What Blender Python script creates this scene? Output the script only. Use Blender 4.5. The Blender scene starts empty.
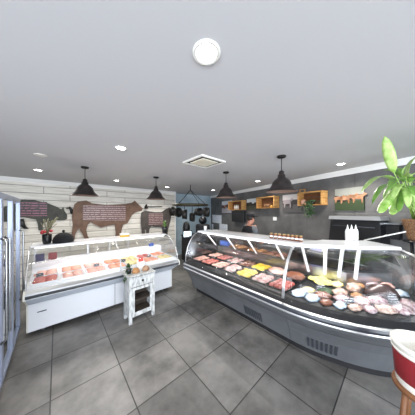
import bpy, math, random
from mathutils import Vector, Matrix, noise
random.seed(11)
S = bpy.context.scene
COL = S.collection
PI = math.pi

# ------------------------------------------------------------ camera, light, exposure
EYE = 1.8
F = 170.0
YAW = math.radians(48.55)
FW = Vector((math.cos(YAW), math.sin(YAW), 0)); RT = Vector((math.sin(YAW), -math.cos(YAW), 0))
CEIL = 2.57
cam_d = bpy.data.cameras.new('camera'); cam = bpy.data.objects.new('camera', cam_d); COL.objects.link(cam)
cam.location = (0, 0, EYE)
cam.rotation_euler = (PI/2, 0, YAW - PI/2)
cam_d.sensor_width = 36; cam_d.lens = 36*F/415; cam_d.shift_y = 4.5/415; cam_d.clip_start = .02
S.camera = cam
S.view_settings.view_transform = 'Standard'; S.view_settings.look = 'None'
S.view_settings.gamma = 1; S.view_settings.use_curve_mapping = False
S.view_settings.exposure = 0.75
w = bpy.data.worlds.new('daylight'); S.world = w; w.use_nodes = True
w.node_tree.nodes['Background'].inputs[0].default_value = (.75, .86, 1, 1)
w.node_tree.nodes['Background'].inputs[1].default_value = 1.2

def area(name, loc, target, sx, sy, power, color):
    d = bpy.data.lights.new(name, 'AREA'); d.shape = 'RECTANGLE'; d.size = sx; d.size_y = sy
    d.energy = power; d.color = color
    o = bpy.data.objects.new(name, d); COL.objects.link(o); o.location = loc
    o.rotation_euler = (Vector(target)-Vector(loc)).to_track_quat('-Z', 'Y').to_euler()
    return o
area('shopfront_daylight', (-.6, -3.1, 1.45), (-.6, 2, 1.3), 5.4, 2.1, 185, (.86, .92, 1))
area('side_window_daylight', (-3.45, -.9, 1.5), (2, -.6, 1.6), 2.8, 1.8, 150, (.86, .92, 1))
LAMP_W = 34          # each recessed ceiling lamp

# ------------------------------------------------------------ photo rays to points in the room
def ray(px, py): return FW + RT*((px-207.5)/F) + Vector((0, 0, (212-py)/F))
def on_z(px, py, h):
    r = ray(px, py); t = (h-EYE)/r.z; return Vector((r.x*t, r.y*t, h))
def on_y(px, py, y):
    r = ray(px, py); t = y/r.y; return Vector((r.x*t, y, EYE+r.z*t))
PLANK_Y = 5.75
WALL_A = Vector((3.77, -.14)); WALL_B = Vector((4.87, 3.52))
WD = (WALL_B-WALL_A).normalized(); WN = Vector((-WD.y, WD.x))    # along the dark wall; into the room
def on_wall(px, py):
    r = ray(px, py); n = Vector((WN.x, WN.y, 0)); t = (WALL_A.x*WN.x+WALL_A.y*WN.y)/r.dot(n)
    return Vector((r.x*t, r.y*t, EYE+r.z*t))

# ------------------------------------------------------------ materials
MATS = {}
def newmat(name):
    m = bpy.data.materials.new(name); m.use_nodes = True; nt = m.node_tree
    return m, nt, nt.nodes['Principled BSDF']
def srgb(c):
    if isinstance(c, str):
        c = tuple(int(c[i:i+2], 16)/255 for i in (0, 2, 4))
        c = tuple(x/12.92 if x <= .04045 else ((x+.055)/1.055)**2.4 for x in c)
    return (c[0], c[1], c[2], 1)
def mat(name, c, rough=.5, metal=0, c2=None, scale=8, bump=0, coat=0, stretch=(1, 1, 1), detail=4, lo=.35, hi=.65):
    if name in MATS: return MATS[name]
    m, nt, p = newmat(name); MATS[name] = m
    p.inputs['Base Color'].default_value = srgb(c)
    p.inputs['Roughness'].default_value = rough; p.inputs['Metallic'].default_value = metal
    p.inputs['Coat Weight'].default_value = coat; p.inputs['Coat Roughness'].default_value = .08
    if c2 is not None or bump:
        tc = nt.nodes.new('ShaderNodeTexCoord'); mp = nt.nodes.new('ShaderNodeMapping')
        mp.inputs['Scale'].default_value = stretch
        nz = nt.nodes.new('ShaderNodeTexNoise'); nz.inputs['Scale'].default_value = scale; nz.inputs['Detail'].default_value = detail
        nt.links.new(tc.outputs['Object'], mp.inputs[0]); nt.links.new(mp.outputs[0], nz.inputs['Vector'])
        if c2 is not None:
            rp = nt.nodes.new('ShaderNodeValToRGB'); rp.color_ramp.elements[0].position = lo; rp.color_ramp.elements[1].position = hi
            rp.color_ramp.elements[0].color = srgb(c); rp.color_ramp.elements[1].color = srgb(c2)
            nt.links.new(nz.outputs['Fac'], rp.inputs[0]); nt.links.new(rp.outputs[0], p.inputs['Base Color'])
        if bump:
            b = nt.nodes.new('ShaderNodeBump'); b.inputs['Strength'].default_value = bump; b.inputs['Distance'].default_value = .01
            nt.links.new(nz.outputs['Fac'], b.inputs['Height']); nt.links.new(b.outputs[0], p.inputs['Normal'])
    return m
def emis(name, c, s):
    m, nt, p = newmat(name); p.inputs['Base Color'].default_value = srgb(c)
    p.inputs['Emission Color'].default_value = srgb(c); p.inputs['Emission Strength'].default_value = s; return m
def thin_glass(name, tint, rough=.02, gloss=1.0):
    m = bpy.data.materials.new(name); m.use_nodes = True; nt = m.node_tree; nt.nodes.clear()
    out = nt.nodes.new('ShaderNodeOutputMaterial'); mx = nt.nodes.new('ShaderNodeMixShader')
    tr = nt.nodes.new('ShaderNodeBsdfTransparent'); tr.inputs[0].default_value = srgb(tint)
    gl = nt.nodes.new('ShaderNodeBsdfGlossy'); gl.inputs['Roughness'].default_value = rough
    fr = nt.nodes.new('ShaderNodeFresnel'); fr.inputs[0].default_value = 1.5
    mu = nt.nodes.new('ShaderNodeMath'); mu.operation = 'MULTIPLY'; mu.inputs[1].default_value = gloss
    nt.links.new(fr.outputs[0], mu.inputs[0]); nt.links.new(mu.outputs[0], mx.inputs[0])
    nt.links.new(tr.outputs[0], mx.inputs[1]); nt.links.new(gl.outputs[0], mx.inputs[2]); nt.links.new(mx.outputs[0], out.inputs[0])
    return m
def brickmat(name, c1, c2, mortar, bw, bh, msize, axes, off=(0, 0), offset=.5, rough=.5, nz_c=None, nz_scale=3, nz_stretch=(1, 1, 1), nz_amt=.5, bump=.3, coat=0):
    """tiles or planks: axes picks which two object axes run along and across"""
    m, nt, p = newmat(name); L = nt.links.new
    tc = nt.nodes.new('ShaderNodeTexCoord'); sp = nt.nodes.new('ShaderNodeSeparateXYZ'); cb = nt.nodes.new('ShaderNodeCombineXYZ')
    L(tc.outputs['Object'], sp.inputs[0])
    for k in (0, 1):
        ad = nt.nodes.new('ShaderNodeMath'); ad.operation = 'ADD'; ad.inputs[1].default_value = off[k]
        L(sp.outputs[axes[k]], ad.inputs[0]); L(ad.outputs[0], cb.inputs[k])
    br = nt.nodes.new('ShaderNodeTexBrick'); br.offset = offset; br.inputs['Scale'].default_value = 1
    br.inputs['Brick Width'].default_value = bw; br.inputs['Row Height'].default_value = bh; br.inputs['Mortar Size'].default_value = msize
    br.inputs['Mortar Smooth'].default_value = .3
    br.inputs['Color1'].default_value = srgb(c1); br.inputs['Color2'].default_value = srgb(c2); br.inputs['Mortar'].default_value = srgb(mortar)
    L(cb.outputs[0], br.inputs['Vector'])
    mp = nt.nodes.new('ShaderNodeMapping'); mp.inputs['Scale'].default_value = nz_stretch; L(tc.outputs['Object'], mp.inputs[0])
    nz = nt.nodes.new('ShaderNodeTexNoise'); nz.inputs['Scale'].default_value = nz_scale; nz.inputs['Detail'].default_value = 6
    nz.inputs['Roughness'].default_value = .65; L(mp.outputs[0], nz.inputs['Vector'])
    rp = nt.nodes.new('ShaderNodeValToRGB'); rp.color_ramp.elements[0].position = .38; rp.color_ramp.elements[1].position = .66
    rp.color_ramp.elements[0].color = (1, 1, 1, 1); rp.color_ramp.elements[1].color = srgb(nz_c or (1, 1, 1))
    L(nz.outputs['Fac'], rp.inputs[0])
    mx = nt.nodes.new('ShaderNodeMix'); mx.data_type = 'RGBA'; mx.blend_type = 'MULTIPLY'; mx.inputs[0].default_value = nz_amt
    L(br.outputs['Color'], mx.inputs[6]); L(rp.outputs[0], mx.inputs[7]); L(mx.outputs[2], p.inputs['Base Color'])
    p.inputs['Roughness'].default_value = rough; p.inputs['Coat Weight'].default_value = coat
    if bump:
        b = nt.nodes.new('ShaderNodeBump'); b.inputs['Strength'].default_value = bump; b.inputs['Distance'].default_value = .005; b.invert = True
        L(br.outputs['Fac'], b.inputs['Height']); L(b.outputs[0], p.inputs['Normal'])
    return m

M_floor = brickmat('dark_slate_tile', '8b8884', '6f6d6a', '3a3937', .6, .6, .006, (0, 1), (-.55+6, -1.6+6), 0, .42, (.3, .3, .3), 1.7, (1, 1, 1), .9, .3)
M_plank = brickmat('whitewashed_planks', 'f3efe6', 'dcd8cf', '6d675e', 1.35, .165, .006, (0, 2), (9.2, .06), .37, .7, (.62, .59, .54), 5, (.5, 1, 7), .7, .5)
M_dark = brickmat('dark_concrete_panel', '71706f', '696867', '525150', .9, 1.8, .004, (0, 2), (20, 0), .0, .6, (.5, .5, .5), 2.0, (1, 1, .8), .9, .2)
M_ceil = mat('ceiling_paint', 'c6c5c6', .75)
M_cornice = mat('cornice_paint', 'f4f3f0', .5)
M_blue = mat('pale_blue_paint', 'c0d2db', .6, c2='a2b8c4', scale=1.2)
M_rearwall = mat('rear_wall_paint', 'a9a7a4', .7)
M_white = mat('white_enamel', 'eef0f4', .3, coat=.3)
M_offw = mat('off_white_plastic', 'e6e4dc', .45)
M_steel = mat('brushed_steel', 'c4c7ca', .28, 1, c2='aeb1b5', scale=6, stretch=(1, 1, 30))
M_alum = mat('satin_aluminium', 'd6d8da', .32, .8)
M_greypanel = mat('blue_grey_panel', '6f7276', .3, .35, c2='65686c', scale=3, coat=.3)
M_black = mat('black_plastic', '141518', .35)
M_blackm = mat('black_matte', '17171a', .7)
M_deck = mat('deck_black', '0b0c12', .55)
M_bumper = mat('dark_bumper', '34373d', .3)
M_glass = thin_glass('clear_glass', (.985, .99, .99), .01, .26)
M_fglass = thin_glass('fridge_glass', (.62, .68, .78), .03, 2.2)
M_bronze = mat('bronzed_pendant_metal', '2b2726', .45, .4, c2='393231', scale=12)
M_inner = mat('pendant_inside', '7d6558', .5)
M_lamp = emis('lamp_glow', (1, .97, .92), 14)
M_screen = emis('screen_glow', (.75, .93, 1), 1.6)
M_violet = emis('violet_display_glow', (.28, .27, .85), .9)
M_rust = mat('rusted_steel_brown', '765b4a', .6, .1, c2='634a3b', scale=7)
M_umber = mat('dark_brown_sheet', '46403c', .6, 0, c2='564f49', scale=8)
M_olive = mat('dark_olive_sheet', '45463e', .6, 0, c2='30312b', scale=8)
M_pine = mat('pine_wood', 'c79a5e', .55, c2='a1723e', scale=5, stretch=(1, 1, 8))
M_pine_d = mat('dark_pine', '7d5130', .6, c2='5e3a20', scale=5)
M_dist = mat('distressed_white_wood', 'c4c6c6', .65, c2='7f807d', scale=14, stretch=(2, 2, .6), lo=.42, hi=.7)
M_leaf = mat('leaf_green', '86b24a', .4, c2='bcd887', scale=16, coat=.2)
M_leaf2 = mat('leaf_mid_green', '5d8a35', .42, c2='7ba54a', scale=9, coat=.2)
M_leafd = mat('leaf_dark_green', '24401f', .5, c2='36552a', scale=20)
M_wicker = mat('wicker', '8a6647', .8, c2='5c412b', scale=60, bump=.8)
M_soil = mat('soil', '2b211a', .9)
M_yellow = mat('marinated_yellow', 'e6bf1c', .35, c2='f0d552', scale=18, coat=.4)
M_red = mat('fresh_beef_red', 'a8433c', .38, c2='d58a7e', scale=22, coat=.4)
M_pink = mat('pink_pork', 'e4a797', .4, c2='f2cdc0', scale=16, coat=.3)
M_orange = mat('salmon_marinade', 'dd8a6c', .4, c2='edb79a', scale=16, coat=.3)
M_marble = mat('marbled_cut', 'b5706d', .4, c2='ecdcd8', scale=26, coat=.4)
M_tan = mat('tan_crumbed', 'b98a5b', .7, c2='8e6238', scale=30)
M_brown = mat('cured_brown', '8d5a43', .4, c2='6b3e2d', scale=14, coat=.4)
M_cream = mat('cream_chicken', 'e6d8a6', .4, c2='d4c079', scale=16, coat=.3)
M_dkred = mat('dark_roast', '2e1c1a', .35, c2='4a2c28', scale=10, coat=.4)
M_vac = mat('vacuum_packed_pale', 'd8c0b0', .2, c2='8f6657', scale=20, coat=.9)
M_vac2 = mat('vacuum_packed_lilac', 'e0d2d4', .2, c2='8c5a62', scale=24, coat=.9)
M_bluew = mat('blue_white_pack', 'dfe6ec', .25, c2='93b1c8', scale=14, coat=.6)
M_blue_b = mat('blue_box_card', '3c5fae', .5)
M_card = mat('ticket_white', 'e9e9e6', .5)
M_paper = mat('paper_white', 'f2f4fa', .6, c2='c5cad6', scale=25, lo=.5, hi=.6)
M_skin = mat('skin', 'c98e76', .5)
M_hair = mat('dark_hair', '261b17', .6)
M_shirt = mat('grey_shirt_cloth', '6f7377', .8)
M_black_cloth = mat('black_cloth', '17171b', .85)
M_trouser = mat('charcoal_trouser_cloth', '2b2d33', .85)
M_maroon = mat('maroon_label', '7e1f26', .4)
M_brownjar = mat('brown_relish', '6e3a22', .25, c2='8d5330', scale=25, coat=.8)
M_redflower = mat('red_petals', 'c2353a', .6)
M_stem = mat('dried_stem', '8d8a6c', .8)
M_iron = mat('black_iron', '1c1a18', .55, .3)
M_brass = mat('dull_gold_iron', '45402f', .5, .5)

def stripe_mat(name, base, ink, rows, tall, axis=2, gap=.45, dots=30):
    """rows of small printing on a panel"""
    m, nt, p = newmat(name); L = nt.links.new
    tc = nt.nodes.new('ShaderNodeTexCoord'); sp = nt.nodes.new('ShaderNodeSeparateXYZ'); L(tc.outputs['Object'], sp.inputs[0])
    a = nt.nodes.new('ShaderNodeMath'); a.operation = 'MULTIPLY'; a.inputs[1].default_value = rows/tall; L(sp.outputs[axis], a.inputs[0])
    f = nt.nodes.new('ShaderNodeMath'); f.operation = 'FRACT'; L(a.outputs[0], f.inputs[0])
    g = nt.nodes.new('ShaderNodeMath'); g.operation = 'LESS_THAN'; g.inputs[1].default_value = gap; L(f.outputs[0], g.inputs[0])
    nz = nt.nodes.new('ShaderNodeTexNoise'); nz.inputs['Scale'].default_value = dots; L(tc.outputs['Object'], nz.inputs['Vector'])
    t = nt.nodes.new('ShaderNodeMath'); t.operation = 'GREATER_THAN'; t.inputs[1].default_value = .44; L(nz.outputs['Fac'], t.inputs[0])
    mu = nt.nodes.new('ShaderNodeMath'); mu.operation = 'MULTIPLY'; L(g.outputs[0], mu.inputs[0]); L(t.outputs[0], mu.inputs[1])
    mx = nt.nodes.new('ShaderNodeMix'); mx.data_type = 'RGBA'; L(mu.outputs[0], mx.inputs[0])
    mx.inputs[6].default_value = srgb(base); mx.inputs[7].default_value = srgb(ink); L(mx.outputs[2], p.inputs['Base Color'])
    p.inputs['Roughness'].default_value = .4
    return m
M_plaque = stripe_mat('printed_plaque', '694d4d', 'ab9894', 5, .3)
M_plaque_d = stripe_mat('dark_printed_plaque', '2e2426', '8d5566', 5, .3)
M_ticket = stripe_mat('price_ticket', '1d1f26', 'c9ccd2', 3, .05, 2, .4, 120)
M_label = stripe_mat('pack_label', 'f0f0ee', '6c7077', 6, .06, 1, .45, 120)

# ------------------------------------------------------------ mesh helpers
class MB:
    def __init__(s): s.v = []; s.f = []; s.m = []; s.sm = []
    def add(s, vs, fs, mi=0, smooth=False):
        b = len(s.v); s.v += [tuple(x) for x in vs]
        for f in fs: s.f.append(tuple(b+i for i in f)); s.m.append(mi); s.sm.append(smooth)
        return s
    def box(s, x0, x1, y0, y1, z0, z1, mi=0, M=None, bev=0):
        if bev:
            b = min(bev, (x1-x0)*.45, (y1-y0)*.45, (z1-z0)*.45)
            # chamfered box from stacked rings
            rings = []
            for (z, i) in ((z0, b), (z0+b, 0), (z1-b, 0), (z1, b)):
                c = b-i if i == 0 else 0
                o = i
                xa, xb, ya, yb = x0+o, x1-o, y0+o, y1-o
                k = b*.7 if o == 0 else b*.35
                rings.append([(xa+k, ya, z), (xb-k, ya, z), (xb, ya+k, z), (xb, yb-k, z), (xb-k, yb, z), (xa+k, yb, z), (xa, yb-k, z), (xa, ya+k, z)])
            vs = [p for r in rings for p in r]; fs = []
            for r in range(3):
                for i in range(8):
                    j = (i+1) % 8; fs.append((r*8+i, r*8+j, (r+1)*8+j, (r+1)*8+i))
            fs.append(tuple(range(7, -1, -1))); fs.append(tuple(range(24, 32)))
        else:
            vs = [(x, y, z) for z in (z0, z1) for x, y in ((x0, y0), (x1, y0), (x1, y1), (x0, y1))]
            fs = [(3, 2, 1, 0), (4, 5, 6, 7), (0, 1, 5, 4), (1, 2, 6, 5), (2, 3, 7, 6), (3, 0, 4, 7)]
        if M: vs = [M @ Vector(v) for v in vs]
        return s.add(vs, fs, mi)
    def lathe(s, prof, n=24, c=(0, 0, 0), mi=0, M=None, smooth=True, cap=True):
        vs = []; fs = []
        for r, z in prof:
            for i in range(n):
                a = 2*PI*i/n; vs.append(Vector((c[0]+r*math.cos(a), c[1]+r*math.sin(a), c[2]+z)))
        for k in range(len(prof)-1):
            for i in range(n):
                j = (i+1) % n; fs.append((k*n+i, k*n+j, (k+1)*n+j, (k+1)*n+i))
        if cap:
            fs.append(tuple(range(n-1, -1, -1))); fs.append(tuple((len(prof)-1)*n+i for i in range(n)))
        if M: vs = [M @ v for v in vs]
        return s.add(vs, fs, mi, smooth)
    def tube(s, pts, r, n=8, mi=0, closed=False, smooth=True):
        pts = [Vector(p) for p in pts]; N = len(pts); rs = r if isinstance(r, (list, tuple)) else [r]*N
        vs = []; up = Vector((0, 0, 1)); last = None
        for k, p in enumerate(pts):
            if closed: t = pts[(k+1) % N]-pts[k-1]
            else: t = pts[min(k+1, N-1)]-pts[max(k-1, 0)]
            t.normalize()
            a = (last - t*last.dot(t)) if last is not None else (up.cross(t) if abs(t.z) < .95 else Vector((1, 0, 0)).cross(t))
            if a.length < 1e-5: a = Vector((1, 0, 0)).cross(t)
            a.normalize(); last = a; b = t.cross(a)
            for i in range(n):
                an = 2*PI*i/n; vs.append(p+(a*math.cos(an)+b*math.sin(an))*rs[k])
        fs = []
        for k in range(N if closed else N-1):
            k2 = (k+1) % N
            for i in range(n):
                j = (i+1) % n; fs.append((k*n+i, k*n+j, k2*n+j, k2*n+i))
        if not closed: fs.append(tuple(range(n-1, -1, -1))); fs.append(tuple((N-1)*n+i for i in range(n)))
        return s.add(vs, fs, mi, smooth)
    def prism(s, poly, d, mi=0):
        """poly: list of Vector in a plane; d: thickness vector"""
        n = len(poly); d = Vector(d); vs = [Vector(p) for p in poly]+[Vector(p)+d for p in poly]
        fs = [tuple(range(n)), tuple(range(2*n-1, n-1, -1))]+[(i, i+n, (i+1) % n+n, (i+1) % n) for i in range(n)]
        return s.add(vs, fs, mi)
    def sweep(s, st, prof, sc='b', mi=0, closed=True, smooth=False, cap=True):
        vs = []; n = len(prof)
        for q in st:
            k = q[sc]
            for d, h in prof: vs.append((q['B'].x+q['n'].x*d*k, q['B'].y+q['n'].y*d*k, h))
        fs = []
        for a in range(len(st)-1):
            for i in range(n if closed else n-1):
                j = (i+1) % n; fs.append((a*n+i, (a+1)*n+i, (a+1)*n+j, a*n+j))
        if closed and cap: fs.append(tuple(range(n))); fs.append(tuple((len(st)-1)*n+i for i in range(n-1, -1, -1)))
        return s.add(vs, fs, mi, smooth)
    def blob(s, rx, ry, rz, c=(0, 0, 0), seed=0, amp=.15, n=10, flat=True, mi=0, f=2.2):
        vs = []; fs = []; m = n+4
        for k in range(n+1):
            th = PI*k/n
            for i in range(m):
                ph = 2*PI*i/m; d = Vector((math.sin(th)*math.cos(ph), math.sin(th)*math.sin(ph), -math.cos(th)))
                q = 1+amp*noise.noise(d*f+Vector((seed*3.1, seed*1.7, 0)))*2
                z = d.z*rz*q
                if flat and z < -rz*.35: z = -rz*.35
                vs.append((c[0]+d.x*rx*q, c[1]+d.y*ry*q, c[2]+z+(rz*.35 if flat else 0)))
        for k in range(n):
            for i in range(m):
                j = (i+1) % m; fs.append((k*m+i, k*m+j, (k+1)*m+j, (k+1)*m+i))
        return s.add(vs, fs, mi, True)
    def build(s, name, mats, parent=None, loc=None, rot=0):
        me = bpy.data.meshes.new(name); me.from_pydata(s.v, [], s.f)
        if not isinstance(mats, (list, tuple)): mats = [mats]
        for m in mats: me.materials.append(m)
        me.polygons.foreach_set('material_index', s.m); me.polygons.foreach_set('use_smooth', s.sm)
        me.update(); me.validate()
        import bmesh
        b = bmesh.new(); b.from_mesh(me); bmesh.ops.recalc_face_normals(b, faces=b.faces); b.to_mesh(me); b.free()
        o = bpy.data.objects.new(name, me); COL.objects.link(o)
        if parent: o.parent = parent
        if loc is not None: o.location = loc
        o.rotation_euler.z = rot
        return o
def tag(o, label=None, cat=None, group=None, kind=None):
    if label: o['label'] = label
    if cat: o['category'] = cat
    if group: o['group'] = group
    if kind: o['kind'] = kind
    return o
def thing(name, loc, label, cat, group=None, rot=0):
    o = bpy.data.objects.new(name, None); COL.objects.link(o); o.empty_display_size = .05
    o.location = loc; o.rotation_euler.z = rot
    return tag(o, label, cat, group)
def struct(name, mb, m): return tag(mb.build(name, m), kind='structure')
def copy_tree(o, parent=None):
    c = o.copy(); COL.objects.link(c)
    if parent: c.parent = parent
    for ch in o.children: copy_tree(ch, c)
    return c
def lerp(a, b, t): return a+(b-a)*t

# ------------------------------------------------------------ the room
def wall_pt(y): return WALL_A.x+(y-WALL_A.y)*WD.x/WD.y
BY = 6.15; RX0 = -3.6; RY0 = -3.3
xb = wall_pt(BY); xf = wall_pt(RY0)
struct('floor', MB().prism([Vector((RX0-.2, RY0-.2, -.1)), Vector((xf+.2, RY0-.2, -.1)), Vector((xb+.2, BY+.2, -.1)), Vector((RX0-.2, BY+.2, -.1))], (0, 0, .1)), M_floor)
struct('ceiling', MB().prism([Vector((RX0-.2, RY0-.2, CEIL)), Vector((xf+.2, RY0-.2, CEIL)), Vector((xb+.2, BY+.2, CEIL)), Vector((RX0-.2, BY+.2, CEIL))], (0, 0, .12)), M_ceil)
PX1 = 3.40
struct('wall_left', MB().box(RX0, PX1, PLANK_Y, BY, 0, CEIL), M_plank)
struct('wall_back', MB().box(PX1, xb+.2, BY, BY+.15, 0, CEIL), M_blue)
# dark wall: built in its own frame so its panels run along it
dw = MB().box(-5, 8.2, -.15, 0, 0, CEIL).build('wall_right', M_dark); tag(dw, kind='structure')
wa = math.atan2(WD.y, WD.x)
# clip lengths to the room
L0 = (RY0-WALL_A.y)/WD.y; L1 = (BY-WALL_A.y)/WD.y
dw.data.clear_geometry(); tmp = MB().box(L0, L1+.05, -.15, 0, 0, CEIL); dw.data.from_pydata(tmp.v, [], tmp.f); dw.data.update()
dw.location = (WALL_A.x, WALL_A.y, 0); dw.rotation_euler.z = wa
cor = [(0, CEIL-.085), (.012, CEIL-.085), (.02, CEIL-.07), (.05, CEIL-.04), (.075, CEIL-.018), (.09, CEIL-.012), (.09, CEIL), (0, CEIL)]
st = [{'B': Vector((RX0, PLANK_Y)), 'n': Vector((0, -1)), 'b': 1}, {'B': Vector((PX1, PLANK_Y)), 'n': Vector((0, -1)), 'b': 1}]
struct('trim_1', MB().sweep(st, cor), M_cornice)
st = [{'B': WALL_A+WD*L0, 'n': WN, 'b': 1}, {'B': WALL_A+WD*L1, 'n': WN, 'b': 1}]
struct('trim_2', MB().sweep(st, cor), M_cornice)
struct('trim_3', MB().box(PX1, PX1+.03, PLANK_Y-.012, BY, 0, CEIL), M_cornice)
# shopfront side, behind the camera
wf = MB(); wf.box(RX0, xf, RY0-.15, RY0, 0, .35); wf.box(RX0, xf, RY0-.15, RY0, 2.5, CEIL); wf.box(RX0, -3.4, RY0-.15, RY0, .35, 2.5); wf.box(2.2, xf, RY0-.15, RY0, .35, 2.5)
struct('wall_front', wf, M_rearwall)
wn = MB()
for x in (-3.4, -2.0, -.6, .8, 2.14): wn.box(x, x+.06, RY0-.1, RY0-.03, .35, 2.5)
wn.box(-3.34, 2.14, RY0-.1, RY0-.03, .35, .41); wn.box(-3.34, 2.14, RY0-.1, RY0-.03, 2.44, 2.5)
struct('window_1', wn, M_alum)
wl = MB(); wl.box(RX0-.15, RX0, RY0-.15, PLANK_Y, 0, .5); wl.box(RX0-.15, RX0, RY0-.15, PLANK_Y, 2.4, CEIL); wl.box(RX0-.15, RX0, .6, PLANK_Y, .5, 2.4); wl.box(RX0-.15, RX0, RY0-.15, -2.4, .5, 2.4)
struct('wall_side', wl, M_rearwall)

# ------------------------------------------------------------ ceiling lamps
def downlight(px, py, label, lit=True):
    p = on_z(px, py, CEIL)
    t = thing('recessed_ceiling_light', (p.x, p.y, CEIL), label, 'ceiling light', 'round recessed ceiling lights')
    MB().lathe([(.048, -.002), (.06, -.008), (.068, -.004), (.068, 0), (.048, 0)], 24, cap=False).build('trim_ring', M_offw, t)
    MB().lathe([(.0, -.003), (.05, -.003), (.05, 0), (0, 0)], 24, cap=False).build('lens', M_lamp if lit else M_offw, t)
    if lit:
        d = bpy.data.lights.new('recessed_light', 'SPOT'); d.energy = LAMP_W; d.spot_size = math.radians(150); d.spot_blend = .6
        d.color = (1, .95, .88); d.shadow_soft_size = .05
        o = bpy.data.objects.new('recessed_light', d); COL.objects.link(o); o.parent = t; o.location = (0, 0, -.03)
for px, py, lab in [(206.5, 53, 'round ceiling light nearest the camera, at the top centre of the picture'),
                    (121, 148, 'lit round ceiling light in front of the leftmost pendant, toward the camera'),
                    (38, 170, 'leftmost lit round ceiling light, above the fridge and the dark boar sign'),
                    (116.5, 180.5, 'small lit round ceiling light above the head of the brown cow sign'),
                    (167, 187, 'small lit round ceiling light just right of the second pendant'),
                    (213, 190, 'smallest lit round ceiling light, left of the third pendant, by the dark wall corner'),
                    (258, 181, 'lit round ceiling light between the third and fourth pendants'),
                    (341, 164, 'lit round ceiling light over the cow picture, rightmost of all')]:
    downlight(px, py, lab)
downlight(40.5, 155, 'unlit faint round ceiling fitting nearer the camera than the leftmost lit light', False)

# air conditioning cassette
vc = on_z(204, 161.5, CEIL)
t = thing('air_vent', (vc.x, vc.y, CEIL), 'square cream ceiling air vent with dark slots in the middle of the ceiling', 'air vent', rot=.0)
fr = MB()
for a, b, c, d in ((-.235, .235, -.235, -.205), (-.235, .235, .205, .235), (-.235, -.205, -.205, .205), (.205, .235, -.205, .205)): fr.box(a, b, c, d, -.022, 0)
fr.build('frame', M_offw, t)
MB().box(-.205, .205, -.205, .205, -.012, -.001).build('dark_recess', M_blackm, t)
MB().box(-.155, .155, -.155, .155, -.026, -.013, bev=.006).build('centre_panel', mat('cream_panel', 'e9e2cd', .5), t)

# pendants
def pendant(px, py, label, k=1.0):
    p = on_z(px, py, CEIL)
    t = thing('pendant_lamp', (p.x, p.y, CEIL), label, 'pendant lamp', 'industrial metal pendant lamps')
    MB().lathe([(0, -.03), (.035, -.03), (.055, -.022), (.058, 0), (0, 0)], 20, cap=False).build('ceiling_rose', M_iron, t)
    MB().tube([(0, 0, -.02), (0, 0, -.2)], .006, 6).build('rod', M_iron, t)
    z = -.49
    out = [(.205, z), (.195, z+.012), (.15, z+.055), (.125, z+.10), (.118, z+.125), (.10, z+.15), (.075, z+.175), (.05, z+.195), (.05, z+.225), (.035, z+.24), (.033, z+.275), (.012, z+.29)]
    sh = MB().lathe(out, 32, cap=False)
    sh.build('shade', M_bronze, t)
    inn = [(max(r-.006, .004), zz-.004) for r, zz in out[:-3]]; inn.append((0, z+.222)); inn[0] = (.204, z-.001)
    MB().lathe(inn, 32, cap=False).build('shade_lining', M_inner, t)
    MB().lathe([(0, z+.09), (.02, z+.095), (.03, z+.125), (.02, z+.16), (.014, z+.22)], 16, cap=False).build('bulb', M_offw, t)
pendant(85, 167, 'leftmost dark bronze pendant lamp, hanging before the brown cow sign')
pendant(156, 177, 'dark bronze pendant lamp above the small dark bull sign')
pendant(226, 172, 'dark bronze pendant lamp hanging just right of the pot rack')
pendant(281.5, 156, 'rightmost and largest looking dark bronze pendant lamp, over the meat counter')

# ------------------------------------------------------------ counters
def post(mb, a, b, w=.022):
    a = Vector(a); b = Vector(b); mb.tube([a, b], w*.7, 4, smooth=False)
def make_counter(st, spec, label, name='meat_display_counter', sb=None):
    sb = sb or st
    B0 = st[0]['B']
    t = thing(name, (0, 0, 0), label, 'display counter')
    col = spec
    MB().sweep(sb, col['body']).build('body_panel', col['m_body'], t)
    MB().sweep(sb, col['skirt']).build('upper_skirt', col['m_skirt'], t)
    MB().sweep(sb, col['kick']).build('kick_plate', M_blackm, t)
    MB().sweep(sb, col['bump']).build('bumper_rail', M_bumper, t)
    MB().sweep(sb, col['strip']).build('metal_strip', M_alum, t)
    MB().sweep(sb, col['strip2']).build('lower_metal_strip', M_alum, t)
    MB().sweep(sb, col['deck']).build('deck', col['m_deck'], t)
    MB().sweep(sb, col['riser']).build('rear_riser', col['m_riser'], t)
    MB().sweep(st, col['top'], 'r').build('top_shelf', M_white, t)
    MB().sweep(st, col['glass'], 'r', smooth=True).build('front_glass', M_glass, t)
    MB().sweep(sb, col['back']).build('rear_pane', M_glass, t)
    MB().sweep(st, col['toprail']).build('rear_rail', M_alum, t)
    if 'inner' in col: MB().sweep(st, col['inner']).build('inner_shelf', M_glass if col.get('inner_glass') else M_white, t)
    return t
def strip(pts, th=.006):
    """a thin closed profile along an open curve"""
    out = []
    for i, (d, h) in enumerate(pts):
        a = pts[max(i-1, 0)]; b = pts[min(i+1, len(pts)-1)]
        tx, tz = b[0]-a[0], b[1]-a[1]; l = math.hypot(tx, tz) or 1
        out.append((d-tz/l*th, h+tx/l*th))
    return list(pts)+out[::-1]
DECK = .76; DL = .80
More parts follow.
